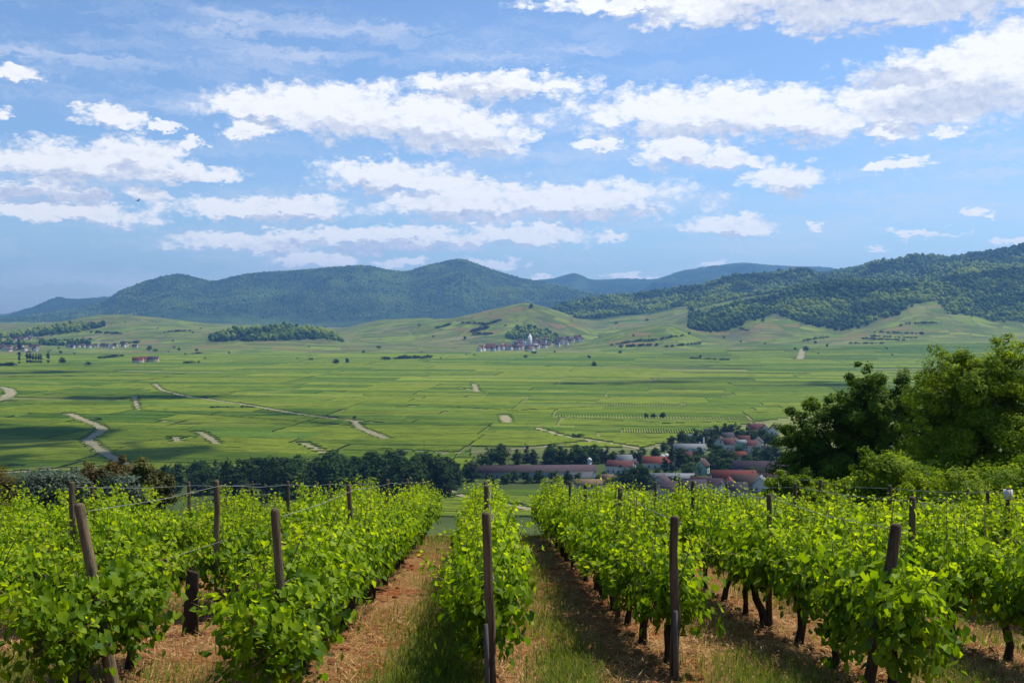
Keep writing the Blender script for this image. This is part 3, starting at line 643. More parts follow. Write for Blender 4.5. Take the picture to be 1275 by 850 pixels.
# ------------------------------------------------------------------ buildings
M_WALL = {k: mat('wall_'+k, c, tuple(v*.85 for v in c), .6, .9) for k, c in dict(white=(.62, .61, .57), cream=(.55, .47, .33), mint=(.36, .56, .43), pink=(.56, .47, .40), grey=(.36, .37, .38), orange=(.50, .28, .16), palegreen=(.26, .42, .33)).items()}
M_ROOF = {k: mat('roof_'+k, c, tuple(v*.65 for v in c), 1.2, .85) for k, c in dict(brown=(.095, .055, .045), red=(.20, .048, .034), slate=(.075, .065, .075), purple=(.085, .055, .065), grey=(.20, .21, .22), tan=(.24, .15, .09), darkred=(.14, .05, .045)).items()}
M_WIN = mat('window_glass', (.03, .035, .045), (.05, .055, .065), 1, .15, 0, spec=.5)
M_METAL = mat('pale_metal', (.58, .58, .56), (.48, .48, .47), 1, .5)
def house(name, loc, rz, L, Wd, h, rh, wall, roof, label, group=None, wins=True, chimney=False, cat='house', small=False):
    e = empty(name, loc, label, cat, group, rz)
    mb = MB(); a, b = L/2, Wd/2
    mb.add([(-a,-b,-1),(a,-b,-1),(a,b,-1),(-a,b,-1),(-a,-b,h),(a,-b,h),(a,b,h),(-a,b,h),(-a,0,h+rh),(a,0,h+rh)],
           [(0,1,5,4),(2,3,7,6),(1,2,6,5),(3,0,4,7),(5,6,9),(7,4,8)])
    mb.build('wall', M_WALL[wall], e)
    o = .5 if not small else .4; k = rh/b; t = .28; rb = MB()
    for s in (-1, 1):
        y0, z0 = s*(b+o), h-k*o+.04; z1 = h+rh+.04
        rb.add([(-a-o,y0,z0),(a+o,y0,z0),(a+o,0,z1),(-a-o,0,z1),(-a-o,y0,z0+t),(a+o,y0,z0+t),(a+o,0,z1+t),(-a-o,0,z1+t)],
               [(0,1,2,3),(4,5,6,7),(0,1,5,4),(1,2,6,5),(3,0,4,7)])
    r = rb.build('roof', M_ROOF[roof], e)
    if wins:
        nf = max(1, int(h//2.7)); nl = max(1, int(L//3.4)); nw = max(1, int(Wd//3.8))
        for f in range(nf):
            zz = 1.6+f*2.7
            for i in range(min(nl, 9)):
                w = MB().box(((i+.5)/nl*L-a, -b-.04, zz), (1.05, .12, 1.35)).build('window', M_WIN, e)
            for i in range(min(nw, 4)):
                for s in (-1, 1): MB().box((s*(a+.04), (i+.5)/nw*Wd-b, zz), (.12, 1.05, 1.35)).build('window', M_WIN, e)
    if chimney: MB().box((L*.2, Wd*.12, h+rh*.9), (.7, .7, 1.8)).build('chimney', M_WALL['pink'], r)
    return e
# near village: (kind, centre px, base py, length m, depth m, wall h, roof h, turn, wall, roof, label, options)
def put(name, px, py, L, Wd, h, rh, deg, wall, roof, label, **kw):
    p = on_ground(px, py); return house(name, (p.x, p.y, p.z), R(deg), L, Wd, h, rh, wall, roof, label, **kw)
put('gabled_house', 874, 589, 9, 7.5, 5.4, 3.6, 62, 'mint', 'brown', 'mint green gabled house among dark trees in the near village', chimney=True)
put('long_hall', 913, 603, 26, 11, 4, 4.5, -3, 'white', 'red', 'long hall with bright red roof in the near village')
put('barn', 952, 595, 38, 15, 4.5, 6, -8, 'cream', 'purple', 'large barn with broad dark brown roof next to the spreading tree')
put('village_house', 862, 617, 15, 10, 4, 5, 5, 'pink', 'slate', 'house with dark slate roof just above the vine tops')
put('village_house', 884, 615, 14, 9, 4, 5, -12, 'cream', 'purple', 'dark roofed house between the slate roof and the white gable')
put('gabled_house', 898, 619, 7, 8, 4.5, 4.2, 80, 'white', 'slate', 'small white gable end peeping over the vine tops')
put('village_house', 916, 618, 12, 8, 4, 4, -6, 'cream', 'slate', 'cream walled house with dark roof right of the white gable')
put('long_shed', 838, 599, 28, 14, 3.2, 1.6, -4, 'grey', 'grey', 'long low shed with pale grey roof left of the red roof')
put('village_house', 928, 607, 16, 10, 3.6, 4, -10, 'pink', 'brown', 'brown roofed house in front of the long red roof')
put('village_house', 947, 611, 8, 8, 5, 3.6, 70, 'white', 'grey', 'white walled house under the left edge of the tree')
put('village_house', 833, 617, 12, 9, 4, 4, 15, 'pink', 'purple', 'pinkish house left of the slate roof, low behind the vines')
put('factory_hall', 858, 570, 22, 14, 8, 2, -6, 'white', 'grey', 'pale factory hall with two thin chimneys at its side', cat='factory')
put('village_house', 909, 560, 12, 9, 5, 3.4, 10, 'white', 'darkred', 'white house with reddish roof on the far side of the dark trees')
put('apartment_block', 922, 563, 7, 8, 8, 1.2, 0, 'palegreen', 'grey', 'narrow green block between the white and the pink house')
put('village_house', 933, 563, 10, 9, 6, 3, -8, 'pink', 'darkred', 'pink walled house at the right of the green block')
put('village_house', 921, 572, 8, 7, 3, 2.6, 0, 'pink', 'red', 'low house with red roof below the green block')
put('factory_hall', 815, 582, 20, 13, 4.2, 3.2, -6, 'white', 'red', 'white hall with bright red roof beside the dark columnar tree', cat='factory')
put('long_shed', 866, 549, 20, 10, 4, 1.2, -6, 'grey', 'grey', 'grey shed at the edge of the vineyard plain')
put('long_shed', 887, 542, 14, 9, 4, 1.4, -6, 'grey', 'slate', 'dark roofed shed topmost at the village edge')
put('village_house', 941, 539, 14, 10, 4, 4, 4, 'pink', 'darkred', 'brown roofed house at the far edge of the village')
put('gabled_house', 952, 540, 8, 8, 4, 4, 80, 'white', 'darkred', 'white gable beside the tree at the far village edge')
put('gabled_house', 963, 541, 9, 8, 5, 4, 75, 'white', 'brown', 'rightmost white gabled house at the far village edge')
put('factory_hall', 664, 593, 78, 13, 4, 3, 3.5, 'grey', 'purple', 'very long factory building with dull purple roof', cat='factory')
put('factory_hall', 773, 588, 17, 13, 5, 2.6, -20, 'white', 'darkred', 'white walled hall with dark red roof at the end of the long factory', cat='factory')
put('small_house', 757, 602, 6, 6, 4, 1.6, -10, 'orange', 'tan', 'small orange walled house below the white hall')
put('long_shed', 732, 606, 16, 8, 2.6, 1.8, 2, 'cream', 'tan', 'low shed with tan roof left of the orange house')
for a in [
 (846,569,8,7,4.5,3,20,'white','slate','white cottage at the left end of the pale factory hall'), (853,575,9,7,4,3,-10,'cream','darkred','cream cottage in the trees below the pale factory hall'),
 (838,581,9,7,4,3,65,'white','brown','white gabled cottage right of the hall beside the columnar tree'), (897,557,9,8,5,3.2,75,'white','brown','white gable left of the white house with reddish roof'),
 (905,550,10,8,4.5,3,5,'cream','slate','cream house behind the white house with reddish roof'), (926,555,9,8,5,3,-15,'white','darkred','white house behind the narrow green block'),
 (943,558,10,8,5,3.4,70,'white','slate','white house right of the pink walled house'), (823,607,9,8,4,3.4,60,'white','purple','white gable behind the pinkish house near the vines'),
 (872,610,10,8,4,3.6,-5,'white','darkred','white house between the slate roof and the parked cars'), (908,611,8,7,4,3.6,75,'white','red','small white gable below the long bright red roof'),
 (938,602,9,7,4.5,3.4,72,'white','slate','white gable at the right end of the long bright red roof'), (958,606,10,8,4.5,3.6,-20,'cream','brown','cream house half hidden by the dark spreading tree'),
 (957,569,9,8,5,3.4,10,'pink','slate','pink house in the trees right of the low red roof'), (777,579,10,8,4,3,10,'cream','grey','cream house behind the white hall with dark red roof'),
 (790,585,9,7,4,3,70,'white','slate','white gable between the two halls with red roofs')]:
    put('village_house', *a[:10-1], a[9])
def tower(name, px, py, r, h, label, cat, cap=0):
    p = on_ground(px, py); e = empty(name, (p.x, p.y, p.z), label, cat)
    MB().tube([(0, 0, -1), (0, 0, h*.5), (0, 0, h)], [r*1.1, r, r*.9], 12).build('shaft', M_METAL, e, True)
    if cap: MB().tube([(0, 0, h), (0, 0, h+cap*.5), (0, 0, h+cap)], [r*1.25, r*1.25, r*.5], 12).build('cap', M_WALL['white'], e, True)
    else: MB().tube([(0, 0, h), (0, 0, h+.4)], [r*1.15, r*1.15], 12).build('rim', M_METAL, e)
tower('factory_tower', 734, 588, 1.2, 7.5, 'short white tower at the right end of the long factory', 'tower', 2)
tower('chimney_stack', 876, 566, .55, 12, 'taller white chimney beside the pale factory', 'chimney')
tower('chimney_stack', 871, 566, .4, 9, 'shorter thin chimney beside the pale factory', 'chimney')
for i, (px, py, lab) in enumerate([(825, 574, 'left white storage tank behind the red roofed hall'), (830, 573, 'right white storage tank behind the red roofed hall'), (846, 565, 'white storage tank left of the pale factory')]):
    p = on_ground(px, py); e = empty('storage_tank', (p.x, p.y, p.z), lab, 'tank', 'white storage tanks')
    MB().tube([(0, 0, -.5), (0, 0, 4)], [1.7, 1.7], 14).build('tank_body', M_METAL, e, True); MB().tube([(0, 0, 4), (0, 0, 4.5), (0, 0, 4.8)], [1.7, 1.2, .3], 14).build('lid', M_WALL['white'], e, True)
# parked cars and vans by the shed
M_CAR = {k: mat('paint_'+k, c, c, 1, .25, 0, spec=.5) for k, c in dict(white=(.75, .75, .75), blue=(.10, .16, .30), grey=(.35, .36, .37)).items()}
M_TYRE = mat('tyre', (.02, .02, .02), None, 3, .9)
def car(px, py, col, label, van=False, deg=0):
    p = on_ground(px, py); e = empty('parked_van' if van else 'parked_car', (p.x, p.y, p.z), label, 'van' if van else 'car', 'vehicles parked by the shed', R(deg))
    prof = [(-2.1, .35), (-2.1, .85), (-1.9, 1.9), (1.2, 1.9), (1.8, 1.05), (2.2, .9), (2.2, .35)] if van else [(-2.1, .35), (-2.1, .85), (-1.7, .95), (-1.2, 1.42), (.5, 1.42), (1.1, .95), (2.0, .82), (2.1, .35)]
    n = len(prof); V = [(x, -.85, z) for x, z in prof]+[(x, .85, z) for x, z in prof]
    me = bpy.data.meshes.new('body'); me.from_pydata(V, [], [tuple(range(n)), tuple(range(2*n-1, n-1, -1))]+[(i, (i+1) % n, (i+1) % n+n, i+n) for i in range(n)]); me.materials.append(M_CAR[col]); obj('body', me, e)
    for s in (-1, 1): MB().box((-.35, s*.86, 1.45 if van else 1.17), (1.7, .03, .4)).build('window', M_WIN, e)
    for x in (-1.3, 1.35):
        for s in (-1, 1): MB().tube([(x, s*.7, .33), (x, s*.88, .33)], [.33, .33], 12).build('wheel', M_TYRE, e)
for a in [(868, 599, 'white', 'white van parked at the end of the grey shed', True, 4), (874, 600, 'grey', 'grey car parked next to the white van', False, 4), (879, 600, 'white', 'white car parked between the grey and the blue car', False, 8),
          (884, 600, 'blue', 'blue car parked next to the long red roofed hall', False, 4), (869, 589, 'blue', 'blue car standing in front of the mint green house', False, 20)]: car(*a)

# trees among the near buildings
VT = [('broad',611,579,13),('broad',622,579,12),('broad',600,580,9),('broad',643,578,13),('fir',666,580,14),('broad',685,578,14),('broad',698,577,13),('broad',716,577,15),('broad',727,576,12),('fir',748,576,14),('broad',740,577,9),('tall',760,575,8),
 ('broad',775,574,9),('broad',786,575,10),('tall',800,574,11),('poplar',797,588,16),('broad',795,607,15),('broad',785,608,14),('broad',803,609,15),('broad',776,606,10),('broad',640,600,9),('broad',655,601,8),('broad',672,600,9),('broad',690,600,8),
 ('broad',708,602,9),('broad',720,598,6),('broad',630,602,7),('broad',610,602,8),('poplar',836,588,20),('tall',828,588,12),('tall',845,584,16),('broad',852,580,13),('broad',858,588,8),('broad',895,590,12),('broad',890,582,14),('broad',900,585,15),('tall',906,582,15),('broad',912,586,13),
 ('broad',905,590,12),('broad',818,592,6),('broad',842,606,8),('broad',834,604,7),('broad',850,553,12),('broad',862,555,10),('broad',875,552,13),('broad',890,550,15),('broad',902,546,15),('broad',912,546,14),('broad',922,548,12),('broad',935,550,13),('broad',948,553,14),('broad',958,556,13),
 ('broad',885,560,12),('broad',943,572,10),('broad',955,575,12),('broad',966,572,12),('broad',930,580,9),('broad',870,574,11),('broad',842,571,9),('broad',826,562,9),('broad',836,556,9),('broad',848,547,7),('broad',815,570,9),('broad',880,606,5),('broad',858,606,5),('broad',920,612,5),('broad',960,606,6),
 ('broad',975,590,12),('broad',745,600,5),('broad',765,606,7)]
for i in range(46):
    VT.append((random.choice(['broad', 'broad', 'tall', 'bush']), random.uniform(838, 985), random.uniform(548, 606), random.uniform(5, 12)))
for i in range(24): VT.append((random.choice(['broad', 'broad', 'fir']), random.uniform(596, 800), random.uniform(572, 579), random.uniform(8, 15)))
for k, px, py, h in VT:
    p = on_ground(px, py); plant(k, p, h*random.uniform(.85, 1.02), {'bush': 'low dark bush in a garden of the near village', 'poplar': 'dark columnar tree standing among the factory roofs', 'fir': 'dark pointed conifer behind the long factory'}.get(k, 'dark green tree among the roofs of the near village'), 'trees among the near village roofs', random.uniform(1., 1.35))

# lone trees and bushes of the plain
LONE = [('broad',804,520,5,'leftmost of three round trees in a row on the plain'),('broad',814,520,5,'middle of three round trees in a row on the plain'),('broad',825,520,6,'rightmost of three round trees in a row on the plain'),
 ('bush',716,545,4,'left bush beside the pale track on the plain'),('bush',722,545,4,'right bush beside the pale track on the plain'),('bush',440,522,4,'small bush where the bent track starts on the plain'),
 ('broad',418,453,12,'left of two pale trees standing on the open plain'),('broad',432,452,12,'right of two pale trees standing on the open plain'),('broad',740,456,11,'dark lone tree on the open plain below the vine hill'),
 ('broad',186,436,16,'round dark tree on the slope above the farmhouses'),('bush',111,455,9,'broad round bush on the plain left of the farmhouses'),('bush',122,524,4,'small bush at the bend of the pale track'),
 ('bush',270,508,3,'bush at the right end of the small hedge line'),('broad',223,436,9,'lone tree right of the round dark tree on the slope'),('broad',245,437,9,'lone tree on the slope below the knoll'),('bush',580,422,12,'dark tree at the left of the church village'),
 ('broad',1003,437,14,'tree at the top of the short pale lane'),('broad',990,436,9,'tree left of the short pale lane'),('broad',1030,432,10,'tree on the slope right of the short lane'),('broad',661,383,16,'tree crowning the top of the vine hill'),
 ('broad',872,446,9,'tree at the foot of the right hand hill'),('broad',772,440,9,'tree beside the road under the vine hill'),('broad',78,452,14,'lone tree between the poplars and the round bush'),('broad',950,400,10,'lone tree on the bare field by the woods')]
for k, px, py, h, lab in LONE:
    p = on_ground(px, py); plant(k, p, h, lab, None, 1.3, False)
for px in (24, 34, 37.5, 41, 44.5, 48, 51, 60): 
    p = on_ground(px, 452+(px == 24)*1); plant('poplar', p, 27 if px in (34, 37.5, 60) else 21, 'dark slim poplar in the row on the far left of the plain', 'poplars in a row', 1.1, False)
p = on_ground(24, 444); plant('poplar', p, 46, 'tallest slim poplar at the far left above the others', None, .9, False)
HEDGE = [([(264,509),(283,508),(316,508)], 9, 3), ([(240,411+30),(250,440)], 4, 6), ([(228,453),(247,452)], 6, 5), ([(478,448),(533,446)], 14, 8), ([(775,432),(810,430)], 10, 7), ([(860,447),(905,449)], 12, 5), ([(1075,422),(1125,424)], 14, 6), ([(1090,414),(1150,416)], 14, 6), ([(805,425),(850,418)], 12, 6),
         ([(126,447),(150,444)], 8, 8), ([(0,456),(15,456)], 6, 8), ([(1060,428),(1100,428)], 9, 5), ([(575,402),(606,403)], 10, 6), ([(586,413),(606,408)], 9, 9), ([(602,405),(622,399)], 9, 9), ([(590,416),(610,416)], 8, 8), ([(545,408),(560,404)], 7, 7), ([(1130,403),(1165,402)], 10, 6), ([(1085,419),(1140,421)], 12, 5), ([(830,432),(870,428)], 10, 6), ([(905,405),(930,412)], 8, 6), ([(1000,425),(1030,420)], 8, 6), ([(60,425),(110,423)], 14, 8), ([(115,414),(150,416)], 10, 9), ([(150,428),(170,427)], 7, 9), ([(205,414),(235,412)], 9, 7), ([(760,430),(800,424)], 12, 6)]
for pts, n, h in HEDGE:
    for i in range(n):
        t = i/(n-1)*(len(pts)-1); j = min(int(t), len(pts)-2); f = t-j
        p = on_ground(pts[j][0]*(1-f)+pts[j+1][0]*f+random.uniform(-1.5, 1.5), pts[j][1]*(1-f)+pts[j+1][1]*f)
        plant('bush', p, h*random.uniform(.7, 1.3), 'dark bush in a hedge line across the distant plain', 'hedge bushes on the distant plain', 1.6, False)
for i in range(70):
    px = random.uniform(0, 1160); d = random.uniform(2300, 4200); x = (px-637.5)/F*d
    if forest_cover(np.array([x]), np.array([d]))[0] > .2: continue
    plant(random.choice(['bush', 'bush', 'broad']), (x, d, gz(x, d)), random.uniform(4, 10), 'small dark tree dotted over the far vine slopes', 'trees dotted over the far slopes', 1.3, False)

# the far villages
def far_houses(n, region, label, group, walls=('white', 'cream', 'pink'), roofs=('red', 'brown', 'purple', 'darkred', 'tan'), seed=1, keep=None):
    g = random.Random(seed); k = 0
    while k < n:
        px = g.uniform(*region[0]); d = g.uniform(*region[1])
        if keep and not keep(px, d): continue
        x = (px-637.5)/F*d
        house('village_house', (x, d, gz(x, d)), g.uniform(-.6, .6)+(1.57 if g.random() < .4 else 0), g.uniform(10, 17), g.uniform(9, 12), g.uniform(4.5, 7), g.uniform(4, 6), g.choice(walls), g.choice(roofs), label, group, False, small=True); k += 1
def cluster(n, pick, label, group, walls, roofs, seed):
    g = random.Random(seed)
    for i in range(n):
        px, py = pick(g); p = on_ground(px, py)
        house('village_house', (p.x, p.y, p.z), g.uniform(-.6, .6)+(1.57 if g.random() < .4 else 0), g.uniform(12, 19), g.uniform(10, 14), g.uniform(6, 9), g.uniform(5, 7), g.choice(walls), g.choice(roofs), label, group, False, small=True)
def church_spot(g):
    t = g.random()
    if t < .42: return g.uniform(595, 665), g.uniform(433, 437.5)
    x = g.uniform(640, 724); lo = np.interp(x, [640, 690, 724], [436, 434, 425]); return x, lo-g.random()*np.interp(x, [640, 680, 724], [8, 13, 4])
cluster(110, church_spot, 'small house with reddish roof crowded around the distant church', 'houses of the church village', ('white', 'cream', 'white', 'white'), ('red', 'brown', 'purple', 'darkred', 'tan'), 3)
far_houses(34, ((-8, 48), (2950, 3300)), 'small red roofed house of the far village at the left edge', 'houses of the far left village', seed=4)
far_houses(22, ((85, 178), (3120, 3300)), 'pale house in the scattered line below the left slope', 'houses below the left slope', seed=5, walls=('cream', 'white', 'grey'), roofs=('slate', 'brown', 'tan'))
far_houses(16, ((-5, 50), (3700, 4000)), 'pale house of the hamlet above the far left village', 'houses above the far left village', seed=6)
for px, py, L, lab in [(172, 452, 22, 'left farmhouse with red roof standing alone on the plain'), (179, 451, 16, 'middle farmhouse with reddish gable on the plain'), (191, 451, 22, 'right farmhouse with dark roof standing alone on the plain')]:
    p = on_ground(px, py); house('farmhouse', (p.x, p.y, p.z), R(10), L, 14, 7, 6, 'cream', 'red' if px < 190 else 'purple', lab, None, False)
p = on_ground(660, 434); e = empty('church', (p.x, p.y, p.z), 'white church with two towers in the distant village', 'church', None, .2); e.scale = (1.1, 1.1, 1.15)
def ctower(x, w, h, sp, name):
    MB().box((x, 0, h/2-1), (w, w, h+2)).build(name, M_WALL['white'], e)
    a = w/2+.3; MB().add([(x-a,-a,h+.003),(x+a,-a,h+.003),(x+a,a,h+.003),(x-a,a,h+.003),(x,0,h+sp)], [(0,1,4),(1,2,4),(2,3,4),(3,0,4)]).build('spire', M_WALL['white'] if sp > 8 else M_ROOF['slate'], e)
ctower(0, 9.5, 31, 10, 'bell_tower'); ctower(-13, 8, 20, 7, 'bell_tower')
MB().box((14, 3, 6), (17, 11, 14)).build('nave', M_WALL['white'], e)
MB().add([(5,-3,13.01),(23,-3,13.01),(23,9,13.01),(5,9,13.01),(5,3,19),(23,3,19)], [(0,1,5,4),(2,3,4,5),(1,2,5),(3,0,4)]).build('roof', M_ROOF['purple'], e)

# utility poles on the plain
M_POLE = mat('pole_wood', (.10, .08, .06), (.06, .05, .04), 3, .9)
for i, (px, py) in enumerate([(586, 570), (633, 575), (528, 563), (692, 566)]):
    p = on_ground(px, py); e = empty('utility_pole', (p.x, p.y, p.z), ['utility pole beside the long belt of trees', 'utility pole at the left end of the long factory roof', 'utility pole above the middle of the tree belt', 'utility pole above the conifers of the factory'][i], 'pole', 'utility poles on the plain')
    MB().tube([(0, 0, -.5), (0, 0, 9)], [.16, .11], 8).build('mast', M_POLE, e); MB().box((0, 0, 8.4), (1.8, .12, .12)).build('crossarm', M_POLE, e)

# ------------------------------------------------------------------ the vineyard in front
ROWS = range(-9, 11); SPC = 1.62; DX = -.0262; X0 = -.0
def row_xy(k, d): return k*SPC*.999+X0+DX*d, d
ORD = ['first', 'second', 'third', 'fourth', 'fifth', 'sixth', 'seventh', 'eighth', 'ninth', 'tenth', 'eleventh', 'twelfth', 'thirteenth', 'fourteenth', 'fifteenth', 'sixteenth', 'seventeenth', 'eighteenth', 'nineteenth', 'twentieth', 'twenty-first', 'twenty-second', 'twenty-third']
def row_name(k):
    return 'the centre row' if k == 0 else f"{ORD[abs(k)-1]} row {'left' if k < 0 else 'right'} of the centre"
# a vine leaf: five lobes round a stalk, folded along the middle
LEAF = [(0, .0)]
for a, r in [(-152, .46), (-118, .42), (-88, .52), (-56, .44), (-26, .50), (0, .60), (26, .50), (56, .44), (88, .52), (118, .42), (152, .46)]:
    LEAF.append((math.cos(R(a))*r, math.sin(R(a))*r))
LEAF = np.array([(x, y, abs(y)*.28-.10*x*x) for x, y in LEAF])
LEAF_F = [(0, i, i+1) for i in range(1, 11)]
def leaf_cloud(P, size, nrm, tip, tint, m, g, name='foliage'):
    nrm = nrm/np.linalg.norm(nrm, axis=1)[:, None]
    a = tip-nrm*(tip*nrm).sum(1)[:, None]; a /= np.maximum(np.linalg.norm(a, axis=1), 1e-6)[:, None]; b = np.cross(nrm, a)
    curl = g.uniform(.3, 1.8, len(P))
    V = P[:, None]+size[:, None, None]*(LEAF[None, :, 0:1]*a[:, None]+LEAF[None, :, 1:2]*b[:, None]+(LEAF[None, :, 2:3]*curl[:, None, None])*nrm[:, None])
    n = len(P); Fa = (np.array(LEAF_F)[None]+(np.arange(n)*len(LEAF))[:, None, None]).reshape(-1, 3)
    return mesh_np(name, V.reshape(-1, 3), Fa, [m], False, {'tint': np.repeat(np.clip(tint, 0, 1), len(LEAF))})
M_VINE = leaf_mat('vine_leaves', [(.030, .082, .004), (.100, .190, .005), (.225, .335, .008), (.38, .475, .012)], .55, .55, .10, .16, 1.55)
M_VTRUNK = mat('vine_bark', (.060, .040, .028), (.022, .015, .011), 14, .95, .9, (1, 1, .25))
M_CANE = mat('green_cane', (.16, .17, .05), (.13, .08, .03), 8, .7)
M_POST = mat('post_wood', (.17, .125, .07), (.035, .026, .016), 16, .95, .8, (1, 1, .08), per_object=.35)
def vine_proto(seed, low=False):
    g = np.random.default_rng(seed); P, sz, nr, tp, tn = [], [], [], [], []; cane = MB()
    ns = 20; gaps = set(g.choice(20, 6, False))
    for s in range(ns):
        x0 = (s+.5)/ns*1.16-.58+g.normal(0, .05); y0 = g.normal(0, .06); z0 = g.uniform(.5, .72)
        side = g.normal(0, .23); tall = g.random() < .38; top = g.uniform(.98, 1.32)+(g.uniform(.14, .34) if tall else 0); top *= (.74+.26*min(1, (x0+.65)/1.)) if low else 1; xe = x0+g.normal(0, .14)
        nl = 44; t = np.sort(g.uniform(0, 1, nl)); cx = x0+(xe-x0)*t; cy = y0+side*t**1.2; cz = z0+(top-z0)*(t-.18*t*t*abs(side)/.3)
        cane.tube([(cx[0], cy[0], z0), (cx[nl//2], cy[nl//2], cz[nl//2]), (cx[-1], cy[-1], cz[-1])], [.006, .005, .003], 4, False)
        if s in gaps: kk = np.sort(g.choice(nl, 20, False)); nl = 20; t = t[kk]; cx, cy, cz = cx[kk], cy[kk], cz[kk]
        off = g.normal(0, 1, (nl, 3))*np.array([.10, .13, .07])*(1.1-.75*t)[:, None]
        P.append(np.stack([cx, cy, cz], 1)+off); sz.append((.092-.050*t**1.5)*g.uniform(.7, 1.2, nl))
        o = np.stack([off[:, 0]*2, off[:, 1]*3+np.sign(cy+off[:, 1])*.35, np.full(nl, .62)], 1)+g.normal(0, .5, (nl, 3)); nr.append(o)
        tp.append(np.stack([off[:, 0]*3, off[:, 1]*4+np.sign(off[:, 1])*.3, -.5+.9*t], 1)+g.normal(0, .4, (nl, 3)))
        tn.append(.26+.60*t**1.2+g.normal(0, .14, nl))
    nl = 480 if not low else 620
    y = g.normal(0, .19 if not low else .16, nl); z = g.uniform(.50 if not low else .06, 1.0, nl) if not low else np.clip(.30+.75*g.random(nl)**.8-.1*g.random(nl), .12, 1.05); x = g.uniform(-.68, .68, nl) if not low else np.clip(g.normal(-.12, .32, nl), -.65, .7)
    y = np.clip(y*(1.0 if not low else 1.1), -.36, .36)
    P.append(np.stack([x, y, z], 1)); sz.append((.092 if not low else .09)*g.uniform(.6, 1.2, nl))
    nr.append(np.stack([g.normal(0, .3, nl)-(.4 if low else 0), np.sign(y)*.8+y, np.full(nl, .45)], 1)+g.normal(0, .55, (nl, 3)))
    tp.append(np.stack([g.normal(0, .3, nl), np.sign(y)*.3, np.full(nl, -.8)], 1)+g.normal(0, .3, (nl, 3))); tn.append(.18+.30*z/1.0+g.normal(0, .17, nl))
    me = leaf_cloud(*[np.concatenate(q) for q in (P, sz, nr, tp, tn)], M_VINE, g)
    tb = MB(); x = y = 0; pts = []
    for i in range(6): pts.append((x, y, -.1+i*.14)); x += g.normal(0, .022); y += g.normal(0, .022)
    tb.tube(pts, [.055, .042, .036, .038, .034, .045], 8, True, .18)
    hx = pts[-1]
    for s in (-1, 1): tb.tube([hx, (hx[0]+s*.2, hx[1], hx[2]+.06), (hx[0]+s*.58, hx[1]*.5, hx[2]+.04)], [.03, .020, .012], 6, True, .15)
    t_o = tb.build('trunk', M_VTRUNK, None, True); tm = t_o.data; bpy.data.objects.remove(t_o)
    c_o = cane.build('canes', M_CANE); cm = c_o.data; bpy.data.objects.remove(c_o)
    return me, tm, cm
PROTO = [vine_proto(200+i) for i in range(9)]; PLOW = [vine_proto(300+i, True) for i in range(4)]
FAR_END = 27.5
def row_end(k): return {-3: 21, -4: 18, -5: 17.5, -6: 20, 3: 25, 4: 21, 5: 19, 6: 20, 7: 22}.get(k, 27.5 if abs(k) < 4 else 15)
POST_FIRST = {}
nv = 0
for k in ROWS:
    d = {0: 8.55, 1: 9.25, -1: 7.6, -2: 7.8, 2: 7.9}.get(k, 8.2+.25*((k*7) % 3)); num = 0
    while d < row_end(k):
        x, y = row_xy(k, d); u = x/d
        if -.60 < u < .61 and not (k == -2 and 9.9 < d < 11.9) and not (k == -3 and 9.9 < d < 11.3):
            num += 1; first = d < 9.2
            me, tm, cm = random.choice(PLOW if first else PROTO)
            flip = 0 if first else (math.pi if random.random() < .5 else 0)
            e = empty('grapevine', (x+random.gauss(0, .03), d, gz(x, d)), f'leafy green grapevine, {ORD[num-1]} from the near end in {row_name(k)}', 'grapevine', 'grapevines in the near rows', math.pi/2-DX*-1+flip+random.gauss(0, .05))
            s = random.uniform(.93, 1.07); e.scale = (s*1.03, s*random.uniform(.92, 1.15), s*random.uniform(.94, 1.05))
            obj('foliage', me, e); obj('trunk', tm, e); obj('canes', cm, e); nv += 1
        d += random.uniform(1.0, 1.22)
print('vines', nv)
# posts: (row, distance, top py, lean sideways, radius)
POSTS = [(0,7.75,641,-.06,.062),(0,11.8,606,.02,.055),(0,16.2,602,0,.05),(0,20.5,600,0,.05),(-1,7.6,636,-.10,.06),(-1,11.75,605,-.05,.05),(-1,16.3,598,0,.05),(-1,20.5,597,0,.05),(-1,25,598,0,.05),
 (-2,7.9,630,-.32,.075),(-2,11.9,600,0,.058),(-2,16.2,600,0,.05),(-2,20.5,600,0,.05),(-2,25,601,0,.05),(-3,11.6,602,-.04,.06),(-3,16.2,601,0,.05),(-3,20.6,600,0,.05),(-3,25,601,0,.05),(-4,16.3,605,0,.06),(-4,20.5,602,0,.05),(-4,25,602,0,.05),
 (-5,16.4,606,0,.05),(-5,20.5,603,0,.05),(-5,25,603,0,.05),(-6,20.5,604,0,.05),(-6,25,604,0,.05),(-7,25,604,0,.05),(1,8.5,645,.0,.066),(1,12,609,.02,.055),(1,16.2,604,0,.05),(1,19.2,601,0,.05),(1,24.5,600,0,.05),(2,7.8,655,.30,.075),(2,11.3,617,.0,.055),(2,15.5,600,0,.05),(2,19,601,0,.05),(2,24,601,0,.05),
 (3,11.3,620,-.02,.066),(3,15.6,603,0,.05),(3,20,602,0,.05),(3,24.5,601,0,.05),(4,12.3,609,.03,.05),(4,15.9,605,.0,.055),(4,19.2,598,0,.06),(4,24,601,0,.05),(5,16,612,0,.05),(5,20,605,0,.05),(5,24.5,603,0,.05),(6,20,606,0,.05),(6,24.5,604,0,.05),(7,24.5,606,0,.05)]
rowposts = {}
